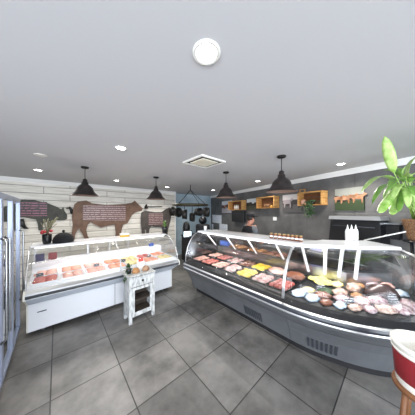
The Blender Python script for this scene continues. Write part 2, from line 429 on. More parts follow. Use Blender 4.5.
# left counter
X0, X1, YL = -.31, 1.97, 3.16
n3 = Vector((0, 1))
stL = [{'B': Vector((x, YL)), 'n': n3, 'b': 1, 'r': 1} for x in (X0, X1)]
gl_l = [(.06, .77), (.075, .88), (.13, 1.0), (.24, 1.12), (.40, 1.205), (.58, 1.25)]
specL = dict(m_body=M_white, m_skirt=mat('pale_grey_enamel', 'c3cbd8', .35), m_deck=M_white, m_riser=M_white,
    body=[(.34, .08), (.34, .47), (.98, .47), (.98, .08)], skirt=[(.05, .655), (.335, .475), (.98, .475), (.98, .655)],
    kick=[(.5, 0), (.5, .08), (.95, .08), (.95, 0)],
    bump=[(0, .675), (-.008, .695), (0, .712), (.06, .712), (.06, .665)], strip=[(.002, .714), (.002, .735), (.06, .765), (.06, .714)],
    strip2=[(.04, .652), (.04, .662), (.1, .662), (.1, .652)],
    deck=[(.062, .74), (.10, DL-.012), (.12, DL), (.84, DL), (.84, .67), (.062, .67)],
    riser=[(.84, .67), (.84, .95), (.90, .97), (.98, .97), (.98, .67)],
    top=[(.58, 1.245), (.58, 1.27), (.98, 1.27), (.98, 1.245)], glass=strip(gl_l),
    back=[(.955, .97), (.955, 1.245), (.961, 1.245), (.961, .97)], toprail=[(.94, 1.225), (.94, 1.244), (.975, 1.244), (.975, 1.225)])
counterL = make_counter(stL, specL, 'long white refrigerated meat counter with curved glass, beneath the animal signs')
def pt(q, d, h, key='b'): return Vector((q['B'].x+q['n'].x*d*q[key], q['B'].y+q['n'].y*d*q[key], h))
def end_panel(parent, q, prof, m, name='end_panel', th=.014, key='b', sgn=1):
    tdir = Vector((-q['n'].y, q['n'].x))*sgn
    poly = [Vector((q['B'].x+q['n'].x*d*q[key], q['B'].y+q['n'].y*d*q[key], h)) for d, h in prof]
    return MB().prism(poly, (tdir.x*th, tdir.y*th, 0)).build(name, m, parent)
endbody = [(.0, .66), (0, .735), (.06, .77), (.98, .79), (.98, .08), (.34, .08), (.34, .47), (.05, .65)]
glend = [(.06, .78)]+gl_l[1:]+[(.98, 1.25), (.98, .80)]
for q, s in ((stL[0], 1), (stL[1], -1)):
    end_panel(counterL, q, endbody, M_offw, 'end_panel', .02, sgn=s)
    end_panel(counterL, q, glend, M_glass, 'end_glass', .008, sgn=s)
# slim uprights, rear door frames, feet, latch
for x in (X0+.0, .83, X1-.0):
    mb = MB().tube([(x, YL+d, h+.005) for d, h in gl_l], .011, 6); mb.build('glass_edge', M_alum, counterL)
for x in (X0+.03, .45, .83, 1.2, X1-.04): MB().box(x-.012, x+.012, YL+.90, YL+.925, .97, 1.245).build('rear_post', M_alum, counterL)
for x in (X0+.15, 1.8): MB().lathe([(.02, 0), (.02, .08)], 10, (x, YL+.42, 0)).build('foot', M_steel, counterL)
MB().box(X0+.09, X0+.19, YL+.328, YL+.339, .335, .345).build('panel_slot', M_black, counterL)
for x in (.8, 1.4): MB().box(x-.003, x+.003, YL+.336, YL+.341, .08, .47).build('panel_seam', M_bumper, counterL)

# right counter: straight unit then a 45 degree curved corner unit
XR = 2.03
ya, yb = 3.08, .95
stR = [{'B': Vector((XR, y)), 'n': Vector((1, 0)), 'b': 1, 'r': 1} for y in (ya, yb)]
RC = 1.5; stC = []
for i in range(0, 13):
    th = math.radians(45*i/12); g = min(1, i/5)
    stC.append({'B': Vector((XR+RC*(1-math.cos(th)), .945-RC*math.sin(th))), 'n': Vector((math.cos(th), math.sin(th))), 'b': 1-.15*max(0, (i-6)/6), 'r': 1+.42*g})
q = stC[-1]; tdir = Vector((q['n'].y, -q['n'].x))
for d in (.15, .4): stC.append({'B': q['B']+tdir*d, 'n': q['n'], 'b': .85, 'r': 1.42})
stB = stC+[{'B': q['B']+tdir*.62, 'n': q['n'], 'b': .85, 'r': 1.42}]
gl_r = [(.055, .735), (.07, .88), (.11, 1.03), (.19, 1.18), (.29, 1.29), (.40, 1.335)]
def specR(glass_inner):
    return dict(m_body=M_greypanel, m_skirt=M_greypanel, m_deck=M_deck, m_riser=M_steel,
    body=[(.27, .12), (.19, .34), (.12, .47), (1.15, .47), (1.15, .12)], skirt=[(.035, .60), (.05, .56), (.118, .474), (1.15, .474), (1.15, .60)],
    kick=[(.36, 0), (.36, .12), (1.1, .12), (1.1, 0)],
    bump=[(0, .635), (-.01, .66), (0, .683), (.06, .683), (.06, .632)], strip=[(-.004, .684), (-.004, .692), (.03, .697), (.03, .684)],
    strip2=[(0.0, .61), (-.006, .622), (0, .633), (.06, .631), (.06, .604)],
    deck=[(.031, .685), (.031, .703), (.10, DECK-.012), (.14, DECK), (1.04, DECK), (1.04, .60), (.07, .60)],
    riser=[(1.04, .60), (1.04, .93), (1.15, .93), (1.15, .60)],
    top=[(.385, 1.335), (.385, 1.365), (.40, 1.372), (.73, 1.372), (.74, 1.36), (.74, 1.335)], glass=strip(gl_r),
    back=[(1.10, .93), (.98, 1.325), (.986, 1.325), (1.106, .93)], toprail=[(.735, 1.335), (.735, 1.355), (1.0, 1.355), (1.0, 1.325)],
    inner=[(.74, 1.03), (.74, 1.04), (1.03, 1.04), (1.03, 1.03)], inner_glass=True)
counterR = make_counter(stR, specR(True), 'long grey and steel meat counter with curved glass, running along the dark wall side')
counterC = make_counter(stC, specR(True), 'curved corner end of the grey meat counter at the right, holding wrapped packs', 'corner_display_counter', stB)
endR = [(.0, .61), (0, .70), (.06, .74), (1.15, .74), (1.15, .12), (.27, .12), (.19, .34), (.12, .47)]
glendR = [(.06, .74)]+gl_r[1:]+[(.74, 1.335), (1.0, 1.33), (1.12, .74)]
for cc, q, s in ((counterR, stR[0], -1), (counterC, stB[-1], 1)):
    end_panel(cc, q, endR, M_greypanel, 'end_panel', .02, sgn=s)
    if cc is counterR: end_panel(cc, q, glendR, M_glass, 'end_glass', .008, sgn=s)
qa, qe = stC[-1], stB[-1]
# slanted glass end of the corner unit, leaning out from the short top shelf to the longer deck
top_l = [(d*1.42, h) for d, h in gl_r]+[(.9, 1.33), (.9, .79)]
def slant(d, h):
    u = (h-.74)/(1.335-.74); u = max(0, min(1, u)); b = qa['B']*u+qe['B']*(1-u); return Vector((b.x+qa['n'].x*d, b.y+qa['n'].y*d, h))
MB().prism([slant(*x) for x in top_l], Vector((tdir.x*.008, tdir.y*.008, 0))).build('end_glass', M_glass, counterC)
vs = [pt(qa, d, h, 'r') for d, h in gl_r]; ws = [slant(d*1.42, h) for d, h in gl_r]; n = len(vs)
MB().add(vs+ws, [(i, i+1, n+i+1, n+i) for i in range(n-1)], 0, True).build('front_glass_wing', M_glass, counterC)
MB().tube([w_+Vector((0, 0, .006)) for w_ in ws], .011, 6).build('glass_edge', M_alum, counterC)
def stat(y): return {'B': Vector((XR, y)), 'n': Vector((1, 0)), 'b': 1, 'r': 1}
for q, cc in ((stat(ya-.005), counterR), (stat(yb+.012), counterR), (stC[0], counterC), (stC[-1], counterC)):
    MB().tube([pt(q, d-.004, h+.004, 'r') for d, h in gl_r], .008, 6).build('glass_edge', M_alum, cc)
for y in (2.82, 2.25, 1.75, 1.25): MB().tube([pt(stat(y), .43, 1.336), pt(stat(y), .72, 1.04)], .017, 4, smooth=False).build('support_post', M_white, counterR)
for i in (1, 5, 8, 11):
    q = stC[i]
    MB().tube([pt(q, .41, 1.336, 'r'), pt(q, .74, .93)], .02, 4, smooth=False).build('support_post', M_white, counterC)
# vent slots in the lower panels
for k, y in enumerate([1.5]):
    mb = MB()
    for j in range(9):
        yy = y-.15+j*.035
        mb.add([(XR+.199+.002, yy, .31), (XR+.199+.002, yy+.02, .31), (XR+.249, yy+.02, .17), (XR+.249, yy, .17),
                (XR+.192, yy, .31), (XR+.192, yy+.02, .31), (XR+.242, yy+.02, .17), (XR+.242, yy, .17)],
               [(0, 1, 2, 3), (7, 6, 5, 4), (0, 4, 5, 1), (1, 5, 6, 2), (2, 6, 7, 3), (3, 7, 4, 0)])
    mb.build('vent_slots', M_bumper, counterR)
mb = MB()
def on_c(th_deg, d, h):
    th = math.radians(th_deg); s = 1
    return Vector((XR+RC*(1-math.cos(th))+math.cos(th)*d*s, .945-RC*math.sin(th)+math.sin(th)*d*s, h))
for a in (9, 11, 13, 15, 17, 19, 21):
    P = [on_c(a, .203, .30), on_c(a+1.1, .203, .30), on_c(a+1.1, .248, .175), on_c(a, .248, .175)]
    Q = [on_c(a, .190, .30), on_c(a+1.1, .190, .30), on_c(a+1.1, .238, .175), on_c(a, .238, .175)]
    mb.add(P+Q, [(0, 1, 2, 3), (7, 6, 5, 4), (0, 4, 5, 1), (1, 5, 6, 2), (2, 6, 7, 3), (3, 7, 4, 0)])
mb.build('vent_slots', M_bumper, counterC)

M_fill_tube = emis('display_tube_glow', (1, .97, .93), 3)
def add_fill_strip(parent, a, b, w):  # glowing tube plus area lamp, added under the top shelves to brighten the counters
    a = Vector(a); b = Vector(b)
    MB().tube([a, b], .009, 8).build('added_fill_tube', M_fill_tube, parent)
    d = bpy.data.lights.new('display_light', 'AREA'); d.shape = 'RECTANGLE'; d.size = (b-a).length; d.size_y = .03; d.energy = w; d.color = (1, .96, .92)
    o = bpy.data.objects.new('display_light', d); COL.objects.link(o); o.parent = parent; o.location = (a+b)/2-Vector((0, 0, .012))
    o.rotation_euler.z = math.atan2((b-a).y, (b-a).x)
add_fill_strip(counterL, (X0+.05, YL+.61, 1.234), (X1-.05, YL+.61, 1.234), 3)
add_fill_strip(counterR, (XR+.47, ya-.05, 1.322), (XR+.47, yb+.05, 1.322), 8)
add_fill_strip(counterC, pt(stC[1], .47, 1.322, 'r'), pt(stC[-1], .47, 1.322, 'r'), 7)

# ------------------------------------------------------------ food
def m_blob(rx, ry, rz, seed, amp=.15, f=2.2): 
    return MB().blob(rx, ry, rz, seed=seed, amp=amp, f=f)
def sausage(seed):
    a = random.uniform(-.3, .3); pts = []; rs = []
    for i in range(9):
        u = -1+2*i/8; pts.append((u*.062, a*.04*(1-u*u)+0.004*math.sin(seed+i), .015)); rs.append(.015*math.sqrt(max(0.02, 1-abs(u)**5)))
    return MB().tube(pts, rs, 8)
def steak(seed):
    n = 14; vs = []; fs = []
    rr = [1+.3*noise.noise(Vector((math.cos(2*PI*i/n)*1.3+seed*2, math.sin(2*PI*i/n)*1.3, seed))) for i in range(n)]
    mb = MB()
    for (k, z) in ((.86, 0), (1, .006), (1, .016), (.88, .022)):
        for i in range(n):
            a = 2*PI*i/n; vs.append((math.cos(a)*.058*rr[i]*k, math.sin(a)*.042*rr[i]*k, z))
    for r in range(3):
        for i in range(n):
            j = (i+1) % n; fs.append((r*n+i, r*n+j, (r+1)*n+j, (r+1)*n+i))
    fs.append(tuple(range(n-1, -1, -1))); mb.add(vs, fs, 0, True); mb.add(vs[3*n:], [tuple(range(n))], 0)
    return mb
MESH = {}
def piece_mesh(kind, v, m):
    k = (kind, v, m.name)
    if k not in MESH:
        mb = dict(sausage=lambda: sausage(v), steak=lambda: steak(v), breast=lambda: m_blob(.06, .038, .026, v, .16, 1.6),
                  chop=lambda: m_blob(.05, .04, .02, v+9, .22, 2.4), dice=lambda: m_blob(.026, .024, .022, v, .2, 3),
                  mound=lambda: m_blob(.11, .1, .045, v, .16, 6), pack=lambda: m_blob(.085, .06, .034, v, .2, 3.2),
                  roast=lambda: m_blob(.12, .085, .07, v, .12, 2))[kind]()
        o = mb.build('tmp', m); MESH[k] = o.data; bpy.data.objects.remove(o)
    return MESH[k]
PIECE = dict(sausage=('sausage', 'sausage'), steak=('beef_steak', 'steak'), breast=('chicken_breast', 'chicken'), chop=('meat_chop', 'meat chop'),
             dice=('diced_meat_piece', 'diced meat'), mound=('mince_mound', 'mince'), pack=('meat_pack', 'meat pack'), roast=('meat_roast', 'roast'))
def piece(kind, m, loc, rot, label, group=None, s=1.0, name=None):
    nm, cat = PIECE[kind]
    o = bpy.data.objects.new(name or nm, piece_mesh(kind, random.randint(0, 4), m)); COL.objects.link(o)
    o.location = loc; o.rotation_euler.z = rot; o.scale = (s, s, s)
    return tag(o, label, cat, group)
def tray_mb(a, b, h=.022, t=.005):
    mb = MB(); mb.box(-a, a, -b, b, 0, t)
    mb.box(-a, a, -b, -b+t, t, h); mb.box(-a, a, b-t, b, t, h); mb.box(-a, -a+t, -b+t, b-t, t, h); mb.box(a-t, a, -b+t, b-t, t, h)
    return mb
TR = {}
def tray(loc, rot, a, b, m, label, group=None):
    k = (a, b, m.name)
    if k not in TR:
        o = tray_mb(a, b).build('serving_tray', m); TR[k] = o.data
    else:
        o = bpy.data.objects.new('serving_tray', TR[k]); COL.objects.link(o)
    o.location = loc; o.rotation_euler.z = rot
    return tag(o, label, 'tray', group)
TK = None
def ticket(loc, rot, label, s=1.0):
    global TK
    if TK is None:
        mb = MB(); mb.prism([Vector((-.032, 0, .004)), Vector((.032, 0, .004)), Vector((.032, .012, .052)), Vector((-.032, .012, .052))], (0, .003, .001))
        mb.box(-.02, .02, -.006, .02, 0, .004)
        o = mb.build('price_ticket', M_ticket); TK = o.data
    else:
        o = bpy.data.objects.new('price_ticket', TK); COL.objects.link(o)
    o.location = loc; o.rotation_euler.z = rot; o.scale = (s, s, s)
    return tag(o, label, 'price ticket', 'small dark price tickets in the counters')
def fill(center, rot, a, b, kind, m, label, group):
    """lay pieces in a tray of half sizes a, b"""
    spec = dict(sausage=(2, 5, 1.08), steak=(2, 3, 1.2), breast=(2, 3, 1.3), chop=(2, 3, 1.3), dice=(4, 4, 1.35), mound=(1, 1, 1.3), pack=(1, 2, 1.35))[kind]
    nx, ny, s = spec
    R = Matrix.Rotation(rot, 3, 'Z')
    for i in range(nx):
        for j in range(ny):
            lx = (-1+(2*i+1)/nx)*(a-.012)+random.uniform(-.006, .006); ly = (-1+(2*j+1)/ny)*(b-.012)+random.uniform(-.005, .005)
            p = Vector(center)+R @ Vector((lx, ly, .0055+(.001*((i+j) % 2))))
            a_, b_ = (nx, nx-1-i) if rot > 1 else (nx, i)      # from the left as the photo sees it
            c_ = ny-1-j if rot > 1 else j                      # from the front
            wx = {1: [''], 2: ['left', 'right'], 4: ['leftmost', 'centre left', 'centre right', 'rightmost']}[nx][b_]
            wy = {1: [''], 2: ['front', 'back'], 3: ['front', 'middle', 'back'], 4: ['front', 'second', 'third', 'back'], 5: ['front', 'second', 'middle', 'fourth', 'back']}[ny][c_]
            pos = (wy+' '+wx).strip()
            what, where = label
            piece(kind, m, p, rot+random.uniform(-.35, .35)*(1 if kind != 'sausage' else .25), what+(', '+pos+' of its tray' if pos else '')+', '+where, group, s*random.uniform(.92, 1.05))

# right counter straight unit: two rows of black trays, listed from the far end
rowsF = [('sausage', M_pink, 'pink sausage'), ('chop', M_red, 'red chop'), ('steak', M_pink, 'pale pink steak'), ('pack', M_marble, 'dark marbled wrapped pack'),
         ('breast', M_yellow, 'bright yellow marinated chicken'), ('steak', M_marble, 'red and white marbled cut'), ('dice', M_red, 'diced red meat')]
rowsR = [('chop', M_pink, 'pink chop'), ('steak', M_red, 'red steak'), ('chop', M_marble, 'marbled chop'), ('chop', M_brown, 'brown glazed chop'),
         ('breast', M_yellow, 'yellow marinated chicken fillet'), ('mound', M_pink, 'pale pink mince'), ('mound', M_brown, 'big brown cured meat')]
ordn = ['leftmost', 'second from left', 'third from left', 'middle', 'third from joint', 'second from joint', 'beside the glass joint']
for k in range(7):
    y = 2.90-k*.3
    for row, dd, hw, rn in ((rowsF, .35, .185, 'front row'), (rowsR, .80, .185, 'rear row')):
        kind, m, what = row[k]
        c = (XR+dd, y, DECK)
        tray(c, PI/2, .138, hw, M_black, 'black tray of %s, %s of grey counter, %s' % (what.replace('big ', ''), rn, ordn[k]))
        fill((c[0], c[1], DECK), PI/2, .132, hw-.012, kind, m, (what, 'grey counter '+rn), '%s, %s' % (what, rn))
for k, (d, y, lab) in enumerate([(.60, 1.70, 'dark ticket behind the front tray of yellow chicken'), (.95, 1.58, 'dark ticket at the back of the rear yellow chicken tray'), (.60, 1.38, 'dark ticket behind the marbled cuts'),
                                 (.60, 2.30, 'dark ticket behind the pink steaks'), (.60, 2.75, 'dark ticket furthest along the grey counter'), (.60, 1.1, 'dark ticket behind the diced red meat by the glass joint')]):
    ticket((XR+d-.03, y, DECK), -PI/2+.2, lab)
# items on the inner glass shelf
for k, (y, m, what) in enumerate([(2.3, M_tan, 'crumbed'), (1.85, M_tan, 'crumbed golden'), (1.45, M_brown, 'brown baked')]):
    c = (XR+.895, y, 1.04)
    tray(c, PI/2, .19, .115, M_pine_d, 'brown tray of %s pieces on the upper glass shelf' % what)
    fill(c, PI/2, .18, .105, 'chop', m, ('%s piece' % what, 'upper glass shelf'), '%s pieces on the upper shelf' % what)
o = MB().box(-.05, .05, -.12, .12, 0, .1, bev=.006).build('blue_carton', M_blue_b, loc=(XR+.86, 2.66, 1.04)); tag(o, 'small blue carton on the upper glass shelf near the far end', 'box')

# corner unit: loose vacuum packs and roasts
def on_deck(px, py, h=DECK+.03): return on_z(px, py, h)
corner = [('pack', M_bluew, 302, 293, .3, 1.25, 'blue and white wrapped pack, leftmost in the corner counter'), ('pack', M_bluew, 314, 300, .2, 1.1, 'blue and white wrapped pack, second from the glass joint, near the front'),
          ('pack', M_cream, 327, 303, .3, 1.1, 'creamy green wrapped pack at the front edge of the corner counter'), ('pack', M_vac, 343, 292, .4, 1.3, 'brownish vacuum pack lying right of the dark green bag'),
          ('pack', M_cream, 343, 283, .2, 1.1, 'pale green grey wrapped pack beside the yellow tray'), ('roast', M_vac, 357, 286, .5, .95, 'round netted roast with a dark ticket on it'),
          ('pack', M_vac2, 352, 304, .6, 1.35, 'lilac white vacuum pack at the front, below the round roast'), ('pack', M_brown, 340, 300, .1, 1.2, 'brown wrapped pack at the front edge of the corner counter'),
          ('roast', M_vac2, 371, 276, .2, .85, 'pale wrapped roast behind the round netted roast'), ('roast', M_dkred, 385, 272, -.1, 1.5, 'large dark wrapped roast at the back of the corner counter'),
          ('pack', M_vac2, 372, 295, .1, 1.4, 'large lilac vacuum pack in the middle of the corner counter'), ('pack', M_marble, 370, 308, .5, 1.2, 'marbled vacuum pack at the front middle of the corner counter'),
          ('pack', M_vac, 386, 308, 0, 1.2, 'pale tan vacuum pack at the front, right of the marbled pack'), ('pack', M_vac2, 390, 293, .7, 1.35, 'lilac vacuum pack right of the largest lilac pack'),
          ('roast', M_pink, 400, 276, 0, .8, 'pink wrapped roast right of the large dark roast'), ('pack', M_bluew, 408, 290, .2, 1.2, 'blue tinted wrapped pack at the right end'),
          ('pack', M_vac2, 403, 306, .4, 1.3, 'white vacuum pack at the front right end'), ('pack', M_marble, 416, 302, .4, 1.2, 'marbled pack furthest right in the corner counter'),
          ('pack', M_brown, 333, 311, .2, .9, 'small brown pack at the front edge, by the creamy pack'), ('pack', M_bluew, 352, 315, .4, .9, 'small blue white pack at the front edge, below the lilac pack'),
          ('pack', M_tan, 362, 300, .2, .9, 'small tan pack between the round roast and the marbled pack'), ('pack', M_vac, 366, 316, .1, .9, 'small pale pack at the front edge, centre right'),
          ('pack', M_tan, 345, 275, .3, .9, 'small tan pack at the back, left of the round roast'), ('pack', M_vac2, 384, 318, .5, .95, 'small lilac pack at the front edge, toward the tub')]
CC = Vector((XR+RC, .945)); NE = stC[-1]['n']; TE = Vector((NE.y, -NE.x))
def to_polar(p):
    v = Vector((p.x-CC.x, p.y-CC.y)); tan = v.dot(TE)
    if tan > 0: return NE, tan, RC+v.dot(NE)
    n = -v.normalized(); return n, 0, RC-v.length
def clampC(p, r0):
    n, tan, d = to_polar(p); d = min((.90 if tan > 0 else .96)-r0, max(.13+r0, d)); tan = min(tan, .56-r0)
    if tan == 0 and n.y < r0*.9/RC*1.2: n = Vector((math.cos(r0*1.1/(RC-d)), math.sin(r0*1.1/(RC-d))))
    q = CC-n*(RC-d)+TE*tan; return Vector((q.x, q.y, DECK+.001))
def corner_place(px, py, r0=.05): return clampC(on_z(px, py, DECK+.05), r0)
C_R = [(.125 if k[0] == 'roast' else .088)*k[5] for k in corner]
C_P = [corner_place(k[2], k[3], R_) for k, R_ in zip(corner, C_R)]
keep = [(on_z(321, 280, DECK), .16)]
for it in range(80):
    for i in range(len(C_P)):
        for j in range(len(C_P)+1):
            if j == i: continue
            P2, r2 = (C_P[j], C_R[j]) if j < len(C_P) else keep[0]
            dv = C_P[i]-P2; dv.z = 0; L_ = dv.length or .001; mn = (C_R[i]+r2)*.84
            if L_ < mn: C_P[i] = clampC(C_P[i]+dv/L_*(mn-L_)*.5, C_R[i])
for (kind, m, px, py, r, s, lab), p in zip(corner, C_P):
    o = piece(kind, m, p, r-.6, lab, None, s)
    if kind != 'roast':
        l = MB().box(-.024, .024, -.016, .016, .0395, .0405).build('paper_label', M_label, o)
p = on_deck(321, 280)
tray((p.x, p.y, DECK), .9, .17, .14, M_black, 'black tray of pale yellow chicken in the corner counter, behind a dark ticket')
fill((p.x, p.y, DECK), .9, .165, .135, 'breast', mat('pale_yellow_fillet', 'e9d76a', .4, c2='f2e79a', scale=14, coat=.3), ('pale yellow chicken fillet', 'corner counter'), 'pale yellow chicken fillets')
p = on_deck(321, 289); ticket((p.x, p.y, DECK), -1.0, 'dark ticket before the pale yellow chicken tray', 1.4)
p = C_P[6]-Vector((.09, .09, 0))
ticket((p.x, p.y, DECK), -.9, 'dark ticket leaning on the round netted roast', 1.5)
p = C_P[9]-Vector((.11, .11, 0)); ticket((p.x, p.y, DECK), -.8, 'dark ticket before the large dark roast', 1.5)
# garnish bag
o = MB().blob(.1, .07, .03, seed=5, amp=.3, f=5).build('green_leaf_bag', M_leafd, loc=on_z(326, 292, DECK+.001)); tag(o, 'dark green bag of leaves between the yellow tray and the tan packs', 'bag')

# left counter trays
rowL = [('steak', M_red, 'red steak'), ('chop', M_pink, 'pale pork chop'), ('sausage', M_pink, 'pale sausage'), ('chop', M_orange, 'orange marinated chop'), ('breast', M_cream, 'cream chicken breast'), ('steak', M_orange, 'salmon coloured steak'), ('chop', M_cream, 'cream chop')]
rowLb = [('chop', M_pink, 'pink chop'), ('steak', M_orange, 'orange steak'), ('steak', M_pink, 'pale pink steak'), ('sausage', M_orange, 'orange sausage'), ('chop', M_cream, 'pale chicken piece'), ('chop', M_red, 'red chop'), ('chop', M_orange, 'orange chop')]
posn = ['nearest the fridge', 'second from the fridge', 'third from the fridge', 'at the middle', 'behind the plant stand', 'right of the plant stand', 'at the right end']
for k in range(7):
    x = -.13+k*.315
    for row, dd, rn in ((rowL, .28, 'front row'), (rowLb, .63, 'rear row')):
        kind, m, what = row[k]
        tray((x, YL+dd, DL), 0, .145, .155, M_white, 'white tray of %ss, %s of white counter, %s' % (what, rn, posn[k]))
        fill((x, YL+dd, DL), 0, .138, .145, kind, m, (what, 'white counter '+rn), '%ss, %s, white counter' % (what, rn))
for x, y, lab in [(.53, .455, 'dark ticket among the sausages in the white counter'), (.98, .455, 'dark ticket over the cream chicken behind the plant stand'), (1.5, .455, 'dark ticket right of the plant stand in the white counter'), (-.2, .455, 'dark ticket beside the fridge in the white counter')]:
    ticket((x, YL+y, DL), 0, lab, 1.3)
for x, m, lab, h in [(-.06, M_maroon, 'maroon carton at the back of the white counter', .12), (-.22, mat('navy_card', '3b3a63', .5), 'navy carton at the back of the white counter, near the fridge', .12), (1.72, M_blue_b, 'flat blue carton at the back right of the white counter', .07)]:
    o = MB().box(-.055, .055, -.02, .02, 0, h, bev=.004).build('carton', m, loc=(x, YL+.925, .9705)); o.location.y = YL+.93-.06; tag(o, lab, 'box')
# things on the left counter's top shelf
TS = 1.2705
def on_ts(px, y=3.93): 
    r = ray(px, 212); t = y/r.y; return r.x*t
x = on_ts(47); t = thing('flower_vase', (x, 3.93, TS), 'black vase of dried stems and red flowers on the white counter', 'vase')
MB().lathe([(0, 0), (.05, 0), (.06, .05), (.062, .15), (.05, .16), (.045, .15), (0, .14)], 18, cap=False).build('pot', M_black, t)
sb = MB()
for i in range(16):
    a = random.uniform(0, 6.28); l = random.uniform(.02, .13); h = random.uniform(.3, .46)
    sb.tube([(0, 0, .13), (l*.3*math.cos(a), l*.3*math.sin(a), .13+(h-.13)*.5), (l*math.cos(a)+.03, l*math.sin(a), h)], [.003, .003, .006], 4)
sb.build('dried_stems', M_stem, t)
for i in range(6):
    a = random.uniform(0, 6.28); MB().blob(.024, .024, .02, (.06*math.cos(a), .06*math.sin(a), .17+random.uniform(0, .04)), i, .3, 6, False, f=5).build('flower', M_redflower, t)
x = on_ts(63.5); t = thing('covered_dome', (x, 3.92, TS), 'black cloth covered dome with a knob on the white counter', 'covered dish')
MB().lathe([(0, 0), (.145, 0), (.15, .03), (.135, .09), (.1, .135), (.05, .165), (0.012, .17)], 24, cap=False).build('dome', M_black_cloth, t)
MB().lathe([(.01, .165), (.02, .185), (.022, .2), (.01, .215), (0, .217)], 12, cap=False).build('knob', M_black_cloth, t)
x = on_ts(124.5, 3.95)
for k in range(2):
    o = MB().box(-.085, .085, -.06, .06, 0, .035, bev=.004).build('snack_box', [mat('yellow_card', 'e3b52a', .5), M_card][k], loc=(x, 3.95, TS+k*.0355)); tag(o, ['yellow flat box on the white counter under a white one', 'white flat box lying on the yellow one'][k], 'box')
x = on_ts(164.5, 3.95); t = thing('potted_plant', (x, 3.95, TS), 'small green plant in a black pot before the small bull sign', 'plant')
MB().lathe([(0, 0), (.055, 0), (.07, .14), (.065, .15), (.058, .13), (0, .125)], 18, cap=False).build('pot', M_black, t)
def leaf(base, tip, w, sag=.1, n=7, side=None, fold=.25):
    b = Vector(base); e = Vector(tip); ax = e-b; L = ax.length
    sd = side or ax.cross(Vector((0, 0, 1)))
    if sd.length < 1e-4: sd = Vector((1, 0, 0))
    sd = sd.normalized(); up = sd.cross(ax).normalized()
    vs = []; fs = []
    for i in range(n+1):
        u = i/n; c = b+ax*u+up*(math.sin(u*PI)*sag*L)
        ww = w*.5*min(1, 1.62*(max(u, .004)**.55)*((1-u)**.62))+.0008
        vs += [c-sd*ww+up*ww*fold, c-sd*ww*.5+up*ww*fold*.6, c, c+sd*ww*.5+up*ww*fold*.6, c+sd*ww+up*ww*fold]
    for i in range(n):
        for j in range(4): a = i*5+j; fs.append((a, a+1, a+6, a+5))
    return vs, fs
def leaf_obj(mb, *a, **k):
    vs, fs = leaf(*a, **k); mb.add(vs, fs, 0, True)
def solid(o, t=.0015):
    m = o.modifiers.new('thickness', 'SOLIDIFY'); m.thickness = t; return o
mb = MB()
for i in range(22):
    a = random.uniform(0, 6.28); r = random.uniform(.04, .1); leaf_obj(mb, (0, 0, .13), (r*math.cos(a), r*math.sin(a), random.uniform(.18, .32)), .03, .2)
solid(mb.build('foliage', M_leaf2, t))

# ------------------------------------------------------------ signs on the plank wall
def sil(pts, org, k): return [on_y(org[0]+x/k, org[1]+y/k, PLANK_Y-.02) for x, y in pts]
def sign(name, pts, org, k, m, label, pq, mp, extra=None):
    poly = sil(pts, org, k); c = sum(poly, Vector())/len(poly)
    t = thing(name, c, label, 'sign')
    MB().prism([p-c for p in poly], (0, -.02, 0)).build('silhouette', m, t)
    (x0, y0, x1, y1) = pq
    a = on_y(x0, y0, PLANK_Y-.041)-c; b = on_y(x1, y1, PLANK_Y-.041)-c
    a2 = on_y(x0, y1, PLANK_Y-.041)-c; b2 = on_y(x1, y0, PLANK_Y-.041)-c
    MB().prism([a, b2, b, a2], (0, -.008, 0)).build('text_panel', mp, t)
    return t, c
cow = [(25, 50), (45, 36), (90, 30), (120, 46), (200, 55), (300, 50), (340, 45), (358, 31), (372, 46), (402, 74), (396, 88), (375, 92), (358, 98), (342, 112), (332, 130), (318, 155), (292, 165), (283, 200), (280, 242), (250, 240), (252, 205), (247, 165),
       (215, 168), (170, 180), (130, 160), (112, 150), (98, 165), (90, 195), (97, 225), (108, 245), (82, 248), (68, 215), (50, 185), (38, 200), (27, 225), (24, 258), (0, 256), (8, 215), (15, 165), (10, 120), (15, 80)]
sign('cow_sign', cow, (70, 195), 5.533, M_rust, 'large rusty brown cow silhouette sign with a printed panel', (83, 205.5, 125.5, 220.5), M_plaque)
bull = [(10, 225), (35, 212), (100, 222), (150, 222), (180, 200), (205, 190), (216, 205), (240, 222), (236, 236), (215, 240), (212, 270), (205, 300), (196, 330), (186, 386), (166, 386), (160, 330), (100, 325), (75, 320), (62, 345), (60, 388), (44, 388), (42, 345),
        (32, 342), (35, 390), (14, 390), (12, 350), (5, 300), (5, 260)]
sign('bull_sign', bull, (140, 180), 6.92, M_umber, 'small dark brown bull silhouette sign right of the brown cow', (148.5, 213.5, 163, 225), M_plaque)
boar = [(-70, 100), (-30, 82), (0, 78), (80, 84), (190, 110), (260, 138), (300, 160), (318, 140), (328, 175), (350, 205), (348, 240), (320, 252), (262, 252), (232, 262), (225, 300), (205, 330), (190, 330), (186, 270), (160, 262), (150, 290), (148, 336), (112, 334), (106, 280), (92, 245), (0, 228), (-60, 225), (-85, 160)]
sign('boar_sign', boar, (25, 190), 8.3, M_olive, 'dark olive boar silhouette sign partly hidden behind the fridge', (20, 202, 47, 216), M_plaque_d)
o = MB().tube([on_y(20.5, 219, 5.70), on_y(22.5, 225, 5.70), on_y(25.5, 228, 5.70), on_y(28.5, 228.5, 5.70)], [.05, .045, .03, .01], 8).build('wall_hook', M_black); tag(o, 'black curved hook on the plank wall below the boar sign', 'hook')
o = MB().tube([on_y(66, 208.5, 5.71), on_y(69.5, 207.5, 5.71), on_y(71.5, 210, 5.71), on_y(71.5, 214, 5.71)], [.01, .035, .035, .02], 8).build('wall_hook', M_black); tag(o, 'black curved hook between the boar sign and the cow sign', 'hook')
